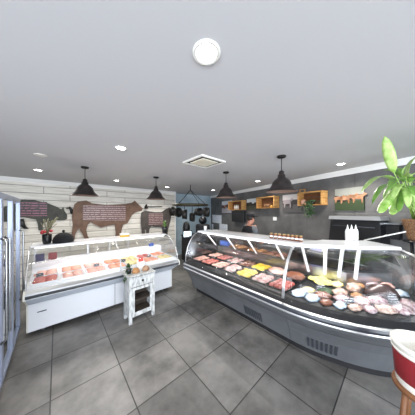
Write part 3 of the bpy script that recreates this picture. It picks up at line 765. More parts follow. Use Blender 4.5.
# shelf bar with scale above the bull
t = thing('wall_rail', on_y(154, 206.5, 5.70), 'thin black wall rail with a small finial above the bull sign', 'rail'); c = t.location.copy()
MB().tube([on_y(146, 207.0, 5.70)-c, on_y(162, 206.4, 5.70)-c], .014, 8).build('bar', M_iron, t)
MB().box(-.2, -.17, 0, .05, -.01, .01).build('bracket', M_iron, t); MB().box(.17, .2, 0, .05, -.01, .01).build('bracket', M_iron, t)
d0 = on_y(146.3, 209, 5.70)-c
MB().lathe([(0, 0), (.07, .01), (.05, .04), (.06, .08), (.03, .11), (.035, .14), (0, .17)], 12, d0, cap=False).build('finial', M_iron, t)

# ------------------------------------------------------------ fridge
FX, FY1, FY0, FH, FD = -.40, 3.64, 2.04, 1.99, .7
t = thing('drinks_fridge', (FX-FD/2, (FY0+FY1)/2, 0), 'tall glass-door fridge with steel frames at the left edge', 'fridge')
def FB(x0, x1, y0, y1, z0, z1, name, m, bev=0, par=None):
    cx, cy = FX-FD/2, (FY0+FY1)/2
    return MB().box(x0-cx, x1-cx, y0-cy, y1-cy, z0, z1, bev=bev).build(name, m, par or t)
xk = FX-FD
cab = MB(); cx, cy = FX-FD/2, (FY0+FY1)/2
for a in ((xk, xk+.03, FY0, FY1, .1, FH), (xk+.03, FX-.05, FY1-.03, FY1, .1, FH), (xk+.03, FX-.05, FY0, FY0+.03, .1, FH), (xk+.03, FX-.05, FY0+.03, FY1-.03, FH-.1, FH), (xk+.03, FX-.05, FY0+.03, FY1-.03, .1, .17)):
    cab.box(a[0]-cx, a[1]-cx, a[2]-cy, a[3]-cy, a[4], a[5])
cab.build('cabinet', mat('steel_side', '6f7683', .35, .5), t)
FB(xk+.05, FX-.08, FY0+.04, FY1-.04, 0, .1, 'plinth', M_black)
dwid = (FY1-FY0)/3; M_fframe = mat('steel_blue_frame', 'a5aec2', .3, .5)
for i in range(3):
    y0 = FY0+i*dwid+.004; y1 = y0+dwid-.008
    mb = MB()
    for a in ((y0, y0+.03, .12, FH), (y1-.03, y1, .12, FH), (y0+.03, y1-.03, .12, .17), (y0+.03, y1-.03, FH-.06, FH)): mb.box(FX-.045-cx, FX-cx, a[0]-cy, a[1]-cy, a[2], a[3], bev=.004)
    d = mb.build('door', M_fframe, t)
    FB(FX-.03, FX-.022, y0+.03, y1-.03, .17, FH-.06, 'pane', M_fglass, par=d)
    hy = y1-.075 if i != 1 else y0+.075
    h = MB().tube([(FX+.0-cx, hy-cy, .55), (FX+.035-cx, hy-cy, .58), (FX+.035-cx, hy-cy, 1.52), (FX+.0-cx, hy-cy, 1.55)], .011, 8).build('handle', M_steel, d)
for z in (.5, .85, 1.2, 1.55):
    FB(xk+.06, FX-.08, FY0+.04, FY1-.04, z, z+.012, 'shelf', M_steel)
pal = [mat('red_bottle', 'b13a35', .3), mat('blue_bottle', '35508d', .3), mat('clear_white_bottle', 'cfd8e6', .3), mat('amber_bottle', '9a6a30', .3), mat('pink_bottle', 'd79aa0', .3)]
zname = ['lowest', 'second', 'third', 'top']
bme = {}
for zi, z in enumerate((.512, .862, 1.212, 1.562)):
    for i in range(12):
        m = pal[(i//2+zi) % 5]
        if m.name not in bme:
            o = MB().lathe([(0, 0), (.035, 0), (.037, .02), (.037, .13), (.015, .18), (.015, .21), (0, .21)], 12, cap=False).build('drink_bottle', m); bme[m.name] = o.data
        else: o = bpy.data.objects.new('drink_bottle', bme[m.name]); COL.objects.link(o)
        o.location = (FX-.14, FY0+.12+i*.125, z+.0005)
        tag(o, '%s, %s from the counter side, on the %s shelf of the glass-door fridge' % (m.name.replace('_', ' '), ['twelfth', 'eleventh', 'tenth', 'ninth', 'eighth', 'seventh', 'sixth', 'fifth', 'fourth', 'third', 'second', 'first'][i], zname[zi]), 'bottle', '%s drinks on the %s fridge shelf' % (m.name.split('_')[0], zname[zi]))

# ------------------------------------------------------------ plant stand before the left counter
t = thing('side_cabinet', (1.065, 2.985, 0), 'small distressed white wooden cabinet with open front, before the white counter', 'cabinet', rot=.04)
W, D, H = .215, .135, .77
for a in ((-W, -W+.03, -D, D, .1, H-.02), (W-.03, W, -D, D, .1, H-.02)): MB().box(*a).build('side_panel', M_dist, t)
M_shaded = mat('shaded_interior_wood', '4a4038', .8, c2='332b25', scale=10)  # shade inside the open cabinet, put into the colour of its inner boards
MB().box(-W+.03, W-.03, D-.015, D, .1, H-.02).build('back_board', M_shaded, t)
MB().box(-W+.03, W-.03, -D+.015, D-.015, .12, .145).build('bottom_board', M_shaded, t)
MB().box(-W-.015, W+.015, -D-.015, D+.01, H-.02, H, bev=.005).build('top', M_dist, t)
for x in (-W+.0, W-.045):
    for y in (-D, D-.045): MB().box(x, x+.045, y, y+.045, 0, .1).build('leg', M_dist, t)
d = MB().box(-W+.03, W-.03, -D-.004, -D+.012, H-.19, H-.03, bev=.003).build('drawer', M_dist, t)
MB().lathe([(0, -.015), (.015, -.015), (.02, 0), (0, 0)], 12, cap=False, M=Matrix.Translation((0, -D-.004, H-.11)) @ Matrix.Rotation(PI/2, 4, 'X') @ Matrix.Scale(-1, 4, (0, 0, 1))).build('knob', M_iron, d)
fm = MB()
for a in ((-W+.03, -W+.085, .1, H-.2), (W-.085, W-.03, .1, H-.2), (-W+.085, W-.085, .1, .165), (-W+.085, W-.085, H-.245, H-.2)): fm.box(a[0], a[1], -D-.002, -D+.014, a[2], a[3], bev=.003)
fm.build('door_frame', M_dist, t)
MB().box(-W+.03, W-.03, -D+.016, D-.016, .34, .355).build('shelf', M_shaded, t)
TZ = .7705
# bags, card and small plant on it
for k, (x, lab, m) in enumerate([(1.0, 'left paper wrapped loaf on the small white cabinet', M_tan), (1.17, 'right brown paper wrapped loaf on the small white cabinet', mat('brown_bread', 'a5846a', .7, c2='7b5a42', scale=15))]):
    o = MB().blob(.062, .05, .062, seed=k+2, amp=.12, f=3).build('bread_loaf', m, loc=(x, 2.97, TZ)); tag(o, lab, 'bread')
t = thing('menu_card', (1.12, 3.06, TZ), 'standing white card with a red top on the small white cabinet', 'card')
MB().prism([Vector((-.06, 0, 0)), Vector((.06, 0, 0)), Vector((.06, .03, .17)), Vector((-.06, .03, .17))], (0, .004, 0)).build('sheet', M_card, t)
MB().prism([Vector((-.04, .018, .14)), Vector((.05, .018, .14)), Vector((.045, .03, .2)), Vector((-.03, .03, .2))], (0, .004, 0)).build('red_header', mat('red_card', 'c8473f', .5), t)
MB().box(-.05, .05, 0, .04, 0, .004).build('card_base', M_card, t)
t = thing('trailing_plant', (.895, 3.0, TZ), 'dark green trailing plant at the left of the small white cabinet', 'plant')
MB().lathe([(0, 0), (.035, 0), (.045, .08), (.04, .085), (0, .075)], 14, cap=False).build('pot', M_black, t)
mb = MB()
for i in range(46):
    a = random.uniform(PI*.5, PI*1.5) if i % 3 else random.uniform(0, 6.28); r = random.uniform(.04, .1); z = random.uniform(-.16, .17) if math.cos(a) < -.5 else random.uniform(.08, .17)
    c = Vector((r*math.cos(a)*1.0, r*math.sin(a)*.8, z)); b = c*.6+Vector((0, 0, .03 if z > 0 else .0))
    leaf_obj(mb, b, c, .035, .2)
solid(mb.build('foliage', M_leafd, t))

# ------------------------------------------------------------ dark wall: pictures, crates
def wall_frame(px0, py0, px1, py1):
    a = on_wall(px0, (py0+py1)/2); b = on_wall(px1, (py0+py1)/2)
    zt = (on_wall(px0, py0).z+on_wall(px1, py0).z)/2; zb = (on_wall(px0, py1).z+on_wall(px1, py1).z)/2
    c = (a+b)/2; wdt = (a-b).length
    return Vector((c.x, c.y, zb)), wdt/2, zt-zb
# local frame: x runs along the wall toward the camera side, -y out into the room
ROT = wa+PI
def picture_mat(name, sky, ground, spot, k=6):
    m, nt, p = newmat(name); L = nt.links.new
    tc = nt.nodes.new('ShaderNodeTexCoord'); sp = nt.nodes.new('ShaderNodeSeparateXYZ'); L(tc.outputs['Generated'], sp.inputs[0])
    rp = nt.nodes.new('ShaderNodeValToRGB'); e = rp.color_ramp.elements; e[0].color = srgb(ground); e[0].position = .42; e[1].color = srgb(sky); e[1].position = .62
    L(sp.outputs[2], rp.inputs[0])
    nz = nt.nodes.new('ShaderNodeTexNoise'); nz.inputs['Scale'].default_value = k; L(tc.outputs['Object'], nz.inputs['Vector'])
    # animals stand in the middle band of the picture
    b1 = nt.nodes.new('ShaderNodeMapRange'); b1.inputs[1].default_value = .2; b1.inputs[2].default_value = .45; L(sp.outputs[2], b1.inputs[0])
    b2 = nt.nodes.new('ShaderNodeMapRange'); b2.inputs[1].default_value = .85; b2.inputs[2].default_value = .62; L(sp.outputs[2], b2.inputs[0])
    mu = nt.nodes.new('ShaderNodeMath'); mu.operation = 'MULTIPLY'; L(b1.outputs[0], mu.inputs[0]); L(b2.outputs[0], mu.inputs[1])
    mu2 = nt.nodes.new('ShaderNodeMath'); mu2.operation = 'MULTIPLY'; L(mu.outputs[0], mu2.inputs[0]); L(nz.outputs['Fac'], mu2.inputs[1])
    gt = nt.nodes.new('ShaderNodeMath'); gt.operation = 'GREATER_THAN'; gt.inputs[1].default_value = .42; L(mu2.outputs[0], gt.inputs[0])
    mx = nt.nodes.new('ShaderNodeMix'); mx.data_type = 'RGBA'; L(gt.outputs[0], mx.inputs[0]); L(rp.outputs[0], mx.inputs[6]); mx.inputs[7].default_value = srgb(spot)
    L(mx.outputs[2], p.inputs['Base Color']); p.inputs['Roughness'].default_value = .45
    return m
def canvas(px, label, sky, ground, spot, k, cows=None):
    c, hw, h = wall_frame(*px)
    t = thing('canvas_picture', c+Vector((WN.x*.001, WN.y*.001, 0)), label, 'picture', rot=ROT)
    MB().box(-hw, hw, -.03, -.002, 0, h).build('canvas', picture_mat('print_'+str(px[0]), sky, ground, spot, k), t)
    if cows:
        for i, (x, z, s, col) in enumerate(cows):
            body = [(-.5, .1), (-.45, .32), (-.1, .36), (.3, .34), (.42, .5), (.62, .42), (.6, .3), (.42, .22), (.36, .05), (.34, -.35), (.26, -.35), (.24, -.02), (-.2, -.02), (-.28, -.35), (-.36, -.35), (-.38, -.02)]
            MB().prism([Vector((x*hw+a*s, -.031, z*h+b*s)) for a, b in body], (0, -.001, 0)).build('printed_cow', col, t)
    return t
M_cowr = mat('printed_tan_cow', '94603f', .5, c2='b58a6c', scale=9); M_cowd = mat('printed_black_cow', '2a2627', .5); M_coww = mat('printed_grey_cow', '93898c', .5)
canvas((222.5, 201, 232, 213), 'leftmost small cattle picture on the dark wall, by the corner', 'dfe2e8', '9e9aa0', '5b3b36', 7, [(-.3, .5, .16, M_cowr), (.35, .5, .16, M_cowd)])
canvas((247.5, 198.5, 261, 210), 'picture of dark cattle under a bright sky, between two wooden crates', 'dde1e3', '45473b', '232320', 6, [(-.5, .42, .15, M_cowd), (0, .42, .15, M_cowd), (.5, .42, .15, M_cowd)])
canvas((283.5, 194.5, 302.5, 212.5), 'grey cattle picture right of the fourth pendant', 'b9b6b5', '4f4c4d', '343132', 8, [(-.45, .5, .28, M_coww), (.4, .45, .32, M_cowd)])
canvas((336, 188, 365, 210.5), 'largest picture, brown cattle on green grass, behind the big plant', '8d8f88', '35422a', '2e2a22', 9, [(-.7, .5, .17, M_cowr), (-.25, .48, .19, M_cowr), (.2, .55, .16, M_cowr), (.62, .5, .2, M_cowr)])
def crate(px, label, plant=None):
    c, hw, h = wall_frame(*px)
    t = thing('wooden_crate', c+Vector((WN.x*.001, WN.y*.001, 0)), label, 'crate', 'pine crate shelves on the dark wall', rot=ROT)
    d = .2
    fb = MB(); fb.box(-hw, hw, -d, -.002, 0, .018); fb.box(-hw, hw, -d, -.002, h-.018, h); fb.build('shelf_boards', M_pine, t)
    for x in (-hw, hw-.022): 
        e = MB()
        for j in range(3): e.box(x, x+.022, -d-.004+j*d/3*1.0, -d-.004+j*d/3+d/3-.008, .018, h-.018)
        e.build('end_slats', M_pine, t)
    b = MB()
    for j in range(3): b.box(-hw+.022, hw-.022, -.014, -.002, .02+j*(h-.04)/3, .02+(j+1)*(h-.04)/3-.008)
    b.build('back_slats', M_pine_d, t)
    mb = MB(); mb.box(-hw, hw, -d-.006, -d+.0, h-.03, h-.018); mb.build('front_lip', M_pine, t)
    return t, c, hw, h
tA = crate((232.5, 201, 246.5, 210), 'small pine crate shelf over the black wall screen, with bottles')
tB = crate((261.5, 197, 279.5, 208.3), 'middle pine crate shelf under the rightmost pendant, with a basket')
tC = crate((303.5, 192, 328, 205.5), 'largest pine crate shelf with a plant spilling over its edge')
def in_crate(tc, x, y=-.1): 
    t, c, hw, h = tc
    return c+Matrix.Rotation(ROT, 3, 'Z') @ Vector((x, y, .0185))
for i, (x, lab) in enumerate([(-.12, 'white bottle nearest the front in the small crate over the screen'), (-.02, 'second white bottle in the small crate over the screen'), (.08, 'third white bottle in the small crate over the screen')]):
    o = MB().lathe([(0, 0), (.024, 0), (.026, .1), (.012, .14), (.012, .17), (0, .17)], 12, cap=False).build('white_bottle', M_offw, loc=in_crate(tA, x)); tag(o, lab, 'bottle')
o = MB().lathe([(0, 0), (.07, 0), (.1, .1), (.09, .1), (.065, .02), (0, .02)], 18, cap=False).build('wicker_basket', M_wicker, loc=in_crate(tB, 0)); tag(o, 'low wicker basket in the middle pine crate', 'basket')
o = MB().blob(.06, .04, .05, seed=3, amp=.1).build('gold_ornament', mat('gold_paint', 'b98f3c', .4, .3), loc=in_crate(tB, .17)); tag(o, 'small gold ornament in the middle pine crate', 'ornament')
o = MB().lathe([(0, 0), (.05, 0), (.062, .04), (.055, .09), (.03, .12), (0, .125)], 16, cap=False).build('clay_jar', mat('pale_terracotta', 'c79b86', .6), loc=in_crate(tC, -.19)); tag(o, 'pale terracotta jar at the left of the largest crate', 'jar')
p = in_crate(tC, .03, -.13)
t = thing('trailing_plant', p, 'dark trailing plant hanging out of the largest pine crate', 'plant', rot=ROT)
MB().lathe([(0, 0), (.045, 0), (.055, .06), (.05, .065), (0, .055)], 14, cap=False).build('pot', M_black, t)
mb = MB()
for i in range(150):
    x = random.gauss(0, .065); z = random.uniform(-.27, .13)*(1-abs(x)*3); y = random.uniform(-.13, -.085) if z < .05 else random.uniform(-.1, .04)
    c = Vector((x, y, z)); leaf_obj(mb, c, c+Vector((random.uniform(-.03, .03), -.015, -.045)), .036, .2, n=3)
for i in range(7): mb.tube([(0, 0, .06), (-.06+i*.02, -.07, .07), (-.06+i*.02, -.1, -.05), (-.06+i*.02, -.1, -.2+.03*abs(i-3))], .003, 4)
solid(mb.build('foliage', M_leafd, t))
c, hw, h = wall_frame(304, 188.5, 312, 192)
t = thing('small_frame', Vector((tC[1].x, tC[1].y, tC[1].z+tC[3]+.0005))+Vector((math.cos(ROT)*-.22, math.sin(ROT)*-.22, 0))+Vector((WN.x*.1, WN.y*.1, 0)), 'small wooden frame on top of the largest crate', 'frame', rot=ROT)
for a in ((-.07, .07, 0, .015), (-.07, .07, .065, .08), (-.07, -.055, .015, .065), (.055, .07, .015, .065)): MB().box(a[0], a[1], -.01, .01, a[2], a[3]).build('frame_rail', M_pine, t)
# switch plate, wall screen, papers
c, hw, h = wall_frame(273.3, 217, 276.8, 220.5)
o = MB().box(-hw, hw, -.012, -.001, 0, h, bev=.003).build('switch_plate', M_card, loc=c, rot=ROT); tag(o, 'small white switch plate on the dark wall below the middle crate', 'switch')
c, hw, h = wall_frame(235, 210.6, 247.5, 222)
t = thing('wall_screen', c+Vector((WN.x*.12, WN.y*.12, 0)), 'black wall screen under the small crate behind the worker', 'screen', rot=ROT)
MB().box(-hw, hw, -.03, .03, 0, h-.01, bev=.006).build('housing', M_black, t); MB().box(-hw+.02, hw-.02, -.034, -.03, .03, h-.04).build('display', M_blackm, t)
MB().box(-.03, .03, .03, .119, h*.4, h*.6).build('bracket', M_black, t)
for px, lab in [((212.5, 215, 221.5, 223), 'large white notice on the dark wall near the corner'), ((219.5, 224, 227.5, 231), 'lower white notice nearer the third pendant'), ((211.8, 224, 213.4, 229.5), 'narrow white slip under the large notice')]:
    c, hw, h = wall_frame(*px)
    o = MB().box(-hw, hw, -.004, -.001, 0, h).build('paper_notice', M_paper, loc=c, rot=ROT); tag(o, lab, 'notice')

# ------------------------------------------------------------ back bench, dark oven by the dark wall
c0 = WALL_A+WD*1.05
t = thing('back_bench', (c0.x, c0.y, 0), 'dark bench with a thin steel edge along the dark wall at the right', 'bench', rot=ROT)
MB().box(-.8, .6, -.23, -.005, .1, .93).build('carcass', M_black, t)
MB().box(-.82, .62, -.245, -.005, .93, .96, bev=.004).build('worktop', mat('dark_worktop', '3a3836', .4), t)
MB().box(-.82, .62, -.251, -.245, .935, .955).build('steel_edge', M_steel, t)
MB().box(-.75, .55, -.2, -.02, 0, .1).build('plinth', M_blackm, t)
a = on_wall(343, 226); b = on_wall(384, 226)
mid = (a+b)/2; mid = Vector((mid.x+WN.x*.18, mid.y+WN.y*.18, 0))
pa = ray(343, 226); 
t = thing('oven_hood', (mid.x, mid.y, .9605), 'black sloping oven with a brushed steel top, behind the white bottles', 'oven', rot=ROT)
MB().prism([Vector((-.40, -.1, 0)), Vector((.40, -.1, 0)), Vector((.33, -.1, .71)), Vector((-.34, -.1, .71))][::-1], (0, .26, 0)).build('body', M_black, t)
MB().prism([Vector((-.37, -.115, .71)), Vector((.35, -.115, .71)), Vector((.34, -.115, .77)), Vector((-.36, -.115, .77))], (0, .28, 0)).build('steel_top', M_alum, t)
MB().tube([(-.3, -.12, .6), (.28, -.12, .6)], .008, 6).build('handle', M_bumper, t)
t = thing('wall_shelf', on_wall(397, 223)+Vector((WN.x*.001, WN.y*.001, 0)), 'dark wall shelf with a thin bright edge left of the wicker basket', 'shelf', rot=ROT)
MB().box(-.22, .06, -.12, 0, -.24, -.02).build('cupboard', M_blackm, t); MB().box(-.23, .07, -.13, 0, -.02, 0).build('shelf_edge', M_steel, t)

# ------------------------------------------------------------ on top of the right counters
TOP = 1.3725
jar0 = None
for k in range(8):
    px = 271.3+k*4.2
    r = ray(px, 212); x = XR+.60
    tt = x/r.x; y = r.y*tt
    if jar0 is None:
        jar0 = thing('relish_jar', (x, y, TOP), '', 'jar', 'row of relish jars on the grey counter')
        MB().lathe([(0, 0), (.026, 0), (.028, .006), (.028, .06), (.022, .072), (0, .072)], 14, cap=False).build('jar_glass', M_brownjar, jar0)
        MB().lathe([(.0285, .024), (.0287, .026), (.0287, .044), (.0285, .046)], 14, cap=False).build('label_band', M_card, jar0)
        MB().lathe([(0, .072), (.025, .072), (.025, .086), (0, .086)], 14, cap=False).build('lid', mat('gold_lid', 'b89a6a', .4, .5), jar0); o = jar0
    else: o = copy_tree(jar0)
    o.location = (x, y, TOP)
    o['label'] = ['leftmost relish jar of the row', 'second relish jar from the left', 'third relish jar from the left', 'fourth relish jar from the left', 'fourth relish jar from the right', 'third relish jar from the right', 'second relish jar from the right', 'rightmost relish jar of the row'][k] + ' on the grey counter top'
# bottles
bot0 = None
for k, (px, lab) in enumerate([(347.6, 'left white squeeze bottle on the corner counter top'), (351.6, 'middle white squeeze bottle on the corner counter top'), (355.8, 'right white squeeze bottle on the corner counter top')]):
    p = on_z(px, 240.2, TOP)
    if bot0 is None:
        bot0 = thing('squeeze_bottle', p, '', 'bottle', 'white squeeze bottles on the counter top')
        MB().lathe([(0, 0), (.029, 0), (.031, .01), (.031, .13), (.022, .165), (.012, .175), (0, .175)], 16, cap=False).build('bottle_body', M_card, bot0)
        MB().lathe([(.013, .17), (.013, .19), (.006, .215), (.004, .235), (0, .235)], 12, cap=False).build('nozzle', M_card, bot0); o = bot0
    else: o = copy_tree(bot0)
    o.location = p; o['label'] = lab
# cup at the far end
p = (XR+.55, 3.0, TOP); o = MB().lathe([(0, 0), (.028, 0), (.036, .1), (.033, .1), (.026, .01), (0, .01)], 16, cap=False).build('white_cup', M_card, loc=p); tag(o, 'white cup at the far end of the grey counter top', 'cup')
# scale behind the corner counter (seen through it)
p = on_wall(322, 248); p = Vector((p.x+WN.x*.13, p.y+WN.y*.13, .9605))
t = thing('counter_scale', p, 'white scale with a glowing violet display seen through the counter glass', 'scale', rot=ROT)
MB().box(-.18, .18, -.09, .09, 0, .03, bev=.01).build('scale_body', M_offw, t)
MB().box(-.18, .18, .0, .06, .03, .2, bev=.005).build('display_head', M_offw, t)
MB().box(-.14, .07, -.006, 0, .06, .18).build('display', M_violet, t)
MB().box(-.17, .17, -.085, -.02, .03, .04).build('pan', M_steel, t)
# white cord
p1 = Vector((on_wall(363, 240).x-.2, on_wall(363, 240).y, 0))
a = on_z(361, 240.5, 1.45) if False else None
r1 = ray(364, 240.3)*2.4; r2 = ray(406, 231.6)*2.05
pts = [Vector((r1.x, r1.y, EYE+r1.z)), Vector((r2.x, r2.y, EYE+r2.z))]
o = MB().tube(pts, .008, 6).build('white_rod', M_card); tag(o, 'thin white rod slanting behind the counter to the plant basket', 'rod')

# ------------------------------------------------------------ pot rack and back corner
rc = on_z(190.5, 185, CEIL); RZ = 2.0
t = thing('pot_rack', (rc.x, rc.y, RZ), 'round black iron pot rack hanging on chains in the far corner', 'pot rack')
MB().tube([(.49*math.cos(a), .49*math.sin(a), 0) for a in [2*PI*i/32 for i in range(32)]], .028, 6, closed=True).build('ring', M_brass, t)
for i in range(4):
    a = i*PI/2+.3; pts = [(.49*math.cos(a), .49*math.sin(a), .02), (0, 0, .42)]
    MB().tube(pts, .008, 5).build('chain', M_iron, t)
MB().tube([(0, 0, .4), (0, 0, CEIL-RZ)], .01, 6).build('drop_rod', M_iron, t)
MB().tube([(-.48, 0, 0), (.48, 0, 0)], .01, 6).build('crossbar', M_brass, t)
MB().tube([(0, -.48, 0), (0, .48, 0)], .01, 6).build('crossbar', M_brass, t)
def pan(px, z, r, h, label, rot, handle=True, name='hanging_pan'):
    rr = ray(px, 212); 
    # nearest point on the ring for this sight line
    best = min(((rc.x+.49*math.cos(a/60*2*PI), rc.y+.49*math.sin(a/60*2*PI)) for a in range(60)), key=lambda q: abs((q[0]*RT.x+q[1]*RT.y)/(q[0]*FW.x+q[1]*FW.y)-(px-207.5)/F)+.02*random.random())
    t = thing(name, (best[0], best[1], z), label, 'pan', rot=rot)
    M = Matrix.Rotation(PI/2, 4, 'X')
    MB().lathe([(0, -h/2), (r*.85, -h/2), (r, h/2), (r*.95, h/2), (r*.8, -h/2+.01), (0, -h/2+.01)], 20, cap=False, M=M).build('bowl', M_iron, t)
    MB().tube([(0, 0, r), (0, 0, max(RZ-z-.03, r+.02))], .009, 6).build('handle', M_iron, t)
    MB().tube([(0, 0, max(RZ-z-.04, r)), (.0, .0, RZ-z-.0)], .006, 5).build('hook', M_iron, t)
pan(179, 1.79, .13, .09, 'black frying pan hanging leftmost from the pot rack', .3)
pan(185.5, 1.74, .13, .13, 'black saucepan hanging left of centre under the pot rack', 1.0)
pan(192, 1.64, .15, .14, 'lowest black pot hanging at the centre of the pot rack', .8)
pan(198.8, 1.80, .13, .16, 'black pot hanging right of centre under the pot rack', .2)
pan(205.5, 1.80, .14, .12, 'black pan hanging rightmost from the pot rack', 1.2)
# black stock pot on bull's nose: dark bucket lamp at the wall end
p = on_y(173, 211.5, 5.55)
o = MB().blob(.13, .1, .15, seed=4, amp=.25, flat=False, f=3).build('black_wall_lantern', M_iron, loc=p); tag(o, 'black iron lantern at the end of the plank wall beside the bull sign', 'lantern')
# till and equipment in the far corner
t = thing('till_bench', (3.6, 4.9, 0), 'dark bench in the far corner behind the two counters', 'bench')
MB().box(-.25, .9, -.3, .3, .1, .95).build('carcass', M_blackm, t); MB().box(-.27, .92, -.32, .32, .95, .99).build('worktop', M_black, t); MB().box(-.2, .85, -.25, .25, 0, .1).build('plinth', M_blackm, t)
def at_dist(px, y): 
    r = ray(px, 212); k = y/r.y; return r.x*k
x = on_y(187.3, 234, 4.75)
t = thing('till_screen', (x.x, 4.75, .9905), 'small lit pale blue screen on a stand in the far corner', 'screen', rot=-.35)
hh = x.z-.99
MB().box(-.10, .10, -.07, .07, 0, .02).build('stand_base', M_black, t); MB().box(-.02, .02, .0, .03, .02, hh).build('stand', M_black, t)
MB().box(-.16, .16, -.03, 0, hh-.14, hh+.13, bev=.006).build('housing', M_black, t); MB().box(-.125, .125, -.034, -.03, hh-.09, hh+.09).build('display', M_screen, t)
t = thing('meat_slicer', (4.05, 4.85, .9905), 'black machine beside the lit screen in the far corner', 'machine', rot=-.4)
MB().box(-.22, .22, -.2, .2, 0, .36, bev=.04).build('machine_body', M_blackm, t)
MB().lathe([(0, -.02), (.15, -.02), (.15, .02), (0, .02)], 24, cap=False, M=Matrix.Translation((0, 0, .5)) @ Matrix.Rotation(PI/2, 4, 'X')).build('blade_guard', M_black, t)
p = Vector((3.58, 5.03, .9905))
o = MB().lathe([(0, 0), (.12, 0), (.13, .28), (.10, .42), (.05, .47), (0, .48)], 20, cap=False).build('black_urn', M_black, loc=(3.42, 5.0, .9905)); tag(o, 'tall black urn at the left of the far corner bench', 'urn')
o = MB().box(-.14, .14, -.1, .1, 0, .1, bev=.01).build('red_toolbox', mat('dark_red_box', '8c2f2f', .5), loc=(4.33, 4.75, .9905)); o.location = (4.36, 4.85, .9905); tag(o, 'dark red box at the right of the far corner bench', 'box')

# ------------------------------------------------------------ the worker
def skin_body(name, verts, edges, radii, m, parent, root=0, sub=2):
    me = bpy.data.meshes.new(name); me.from_pydata(verts, edges, []); me.materials.append(m); me.update()
    o = bpy.data.objects.new(name, me); COL.objects.link(o); o.parent = parent
    o.modifiers.new('skin', 'SKIN')
    o.modifiers['skin'].use_smooth_shade = True
    sv = me.skin_vertices[0].data
    for i, r in enumerate(radii): sv[i].radius = r if isinstance(r, tuple) else (r, r)
    sv[root].use_root = True
    s = o.modifiers.new('sub', 'SUBSURF'); s.levels = sub; s.render_levels = sub
    return o
# local frame: faces +x, left side +y
pw = ray(249.5, 212)*4.15
face = math.atan2(RT.y+.45*FW.y, RT.x+.45*FW.x)
t = thing('person', (pw.x, pw.y, 0), 'worker in a dark cap, grey shirt and black vest behind the grey counter', 'person', rot=face)
V = [(0, 0, .95), (0, 0, 1.12), (.01, 0, 1.28), (.01, 0, 1.42), (.015, 0, 1.49), (.03, 0, 1.56), (.045, 0, 1.63), (.045, 0, 1.69), (.12, 0, 1.60)]
R = [(.15, .12), (.14, .11), (.16, .11), (.13, .09), (.055, .055), (.06, .06), (.085, .075), (.07, .065), (.018, .018)]
E = [(0, 1), (1, 2), (2, 3), (3, 4), (4, 5), (5, 6), (6, 7), (5, 8)]
for s in (1, -1):
    b = len(V)
    V += [(0, s*.17, 1.41), (.02, s*.23, 1.22), (.16, s*.22, 1.06), (.34, s*.15, 1.10), (.41, s*.13, 1.11)]
    R += [.06, .047, .04, .028, (.036, .018)]
    E += [(3, b), (b, b+1), (b+1, b+2), (b+2, b+3), (b+3, b+4)]
    for k, (dy, l) in enumerate(((.03, .06), (.01, .075), (-.01, .07), (-.03, .055))):
        c = len(V); V += [(.45, s*.13+dy, 1.11), (.45+l*.6, s*.13+dy*1.1, 1.10), (.45+l, s*.13+dy*1.1, 1.075)]; R += [.009, .0085, .007]; E += [(b+4, c), (c, c+1), (c+1, c+2)]
    c = len(V); V += [(.40, s*.13-s*.045, 1.10), (.435, s*.13-s*.065, 1.085)]; R += [.010, .008]; E += [(b+4, c), (c, c+1)]
    b = len(V)
    V += [(0, s*.1, .88), (.02, s*.105, .5), (-.01, s*.11, .09), (.14, s*.12, .04)]
    R += [.085, .06, .045, (.04, .03)]
    E += [(0, b), (b, b+1), (b+1, b+2), (b+2, b+3)]
skin_body('body', V, E, R, M_skin, t)
MB().lathe([(.10, 1.40), (.175, 1.385), (.185, 1.30), (.17, 1.15), (.165, 1.0), (.17, .92)], 20, cap=False, M=Matrix.Diagonal((.75, 1.15, 1, 1))).build('shirt', M_shirt, t)
for s in (1, -1): MB().tube([(0, s*.13, 1.42), (0, s*.18, 1.40), (.02, s*.23, 1.27)], [.07, .075, .062], 10).build('sleeve', M_shirt, t)
vest = MB().lathe([(.07, 1.475), (.17, 1.45), (.205, 1.34), (.18, 1.15), (.178, 1.0), (.2, .6)], 20, cap=False, M=Matrix.Diagonal((.82, 1.1, 1, 1)))
vest.build('black_vest', M_black_cloth, t)
for s in (1, -1): MB().tube([(0, s*.1, .92), (.02, s*.105, .5), (-.01, s*.11, .1)], [.115, .085, .07], 12).build('trouser_leg', M_trouser, t)
for s in (1, -1): MB().blob(.14, .05, .08, (.05, s*.12, 0), 1, .03, 8).build('shoe', M_black, t)
MB().blob(.098, .086, .085, (.03, 0, 1.655), 1, .02, 10, False).build('hair', M_hair, t)
cap = MB().blob(.108, .094, .07, (.04, 0, 1.69), 2, .01, 10, True); cap.build('cap', M_black_cloth, t)
MB().box(.10, .2, -.06, .06, 1.685, 1.697, bev=.005).build('cap_brim', M_black_cloth, t)
for s in (1, -1):
    MB().blob(.010, .008, .009, (.125, s*.03, 1.645), 1, 0, 6, False).build('eye', M_black, t)
    MB().blob(.018, .009, .028, (.035, s*.09, 1.635), 1, .05, 6, False).build('ear', M_skin, t)
MB().blob(.008, .024, .006, (.125, 0, 1.585), 1, 0, 6, False).build('mouth', mat('lips', '9c5a50', .5), t)

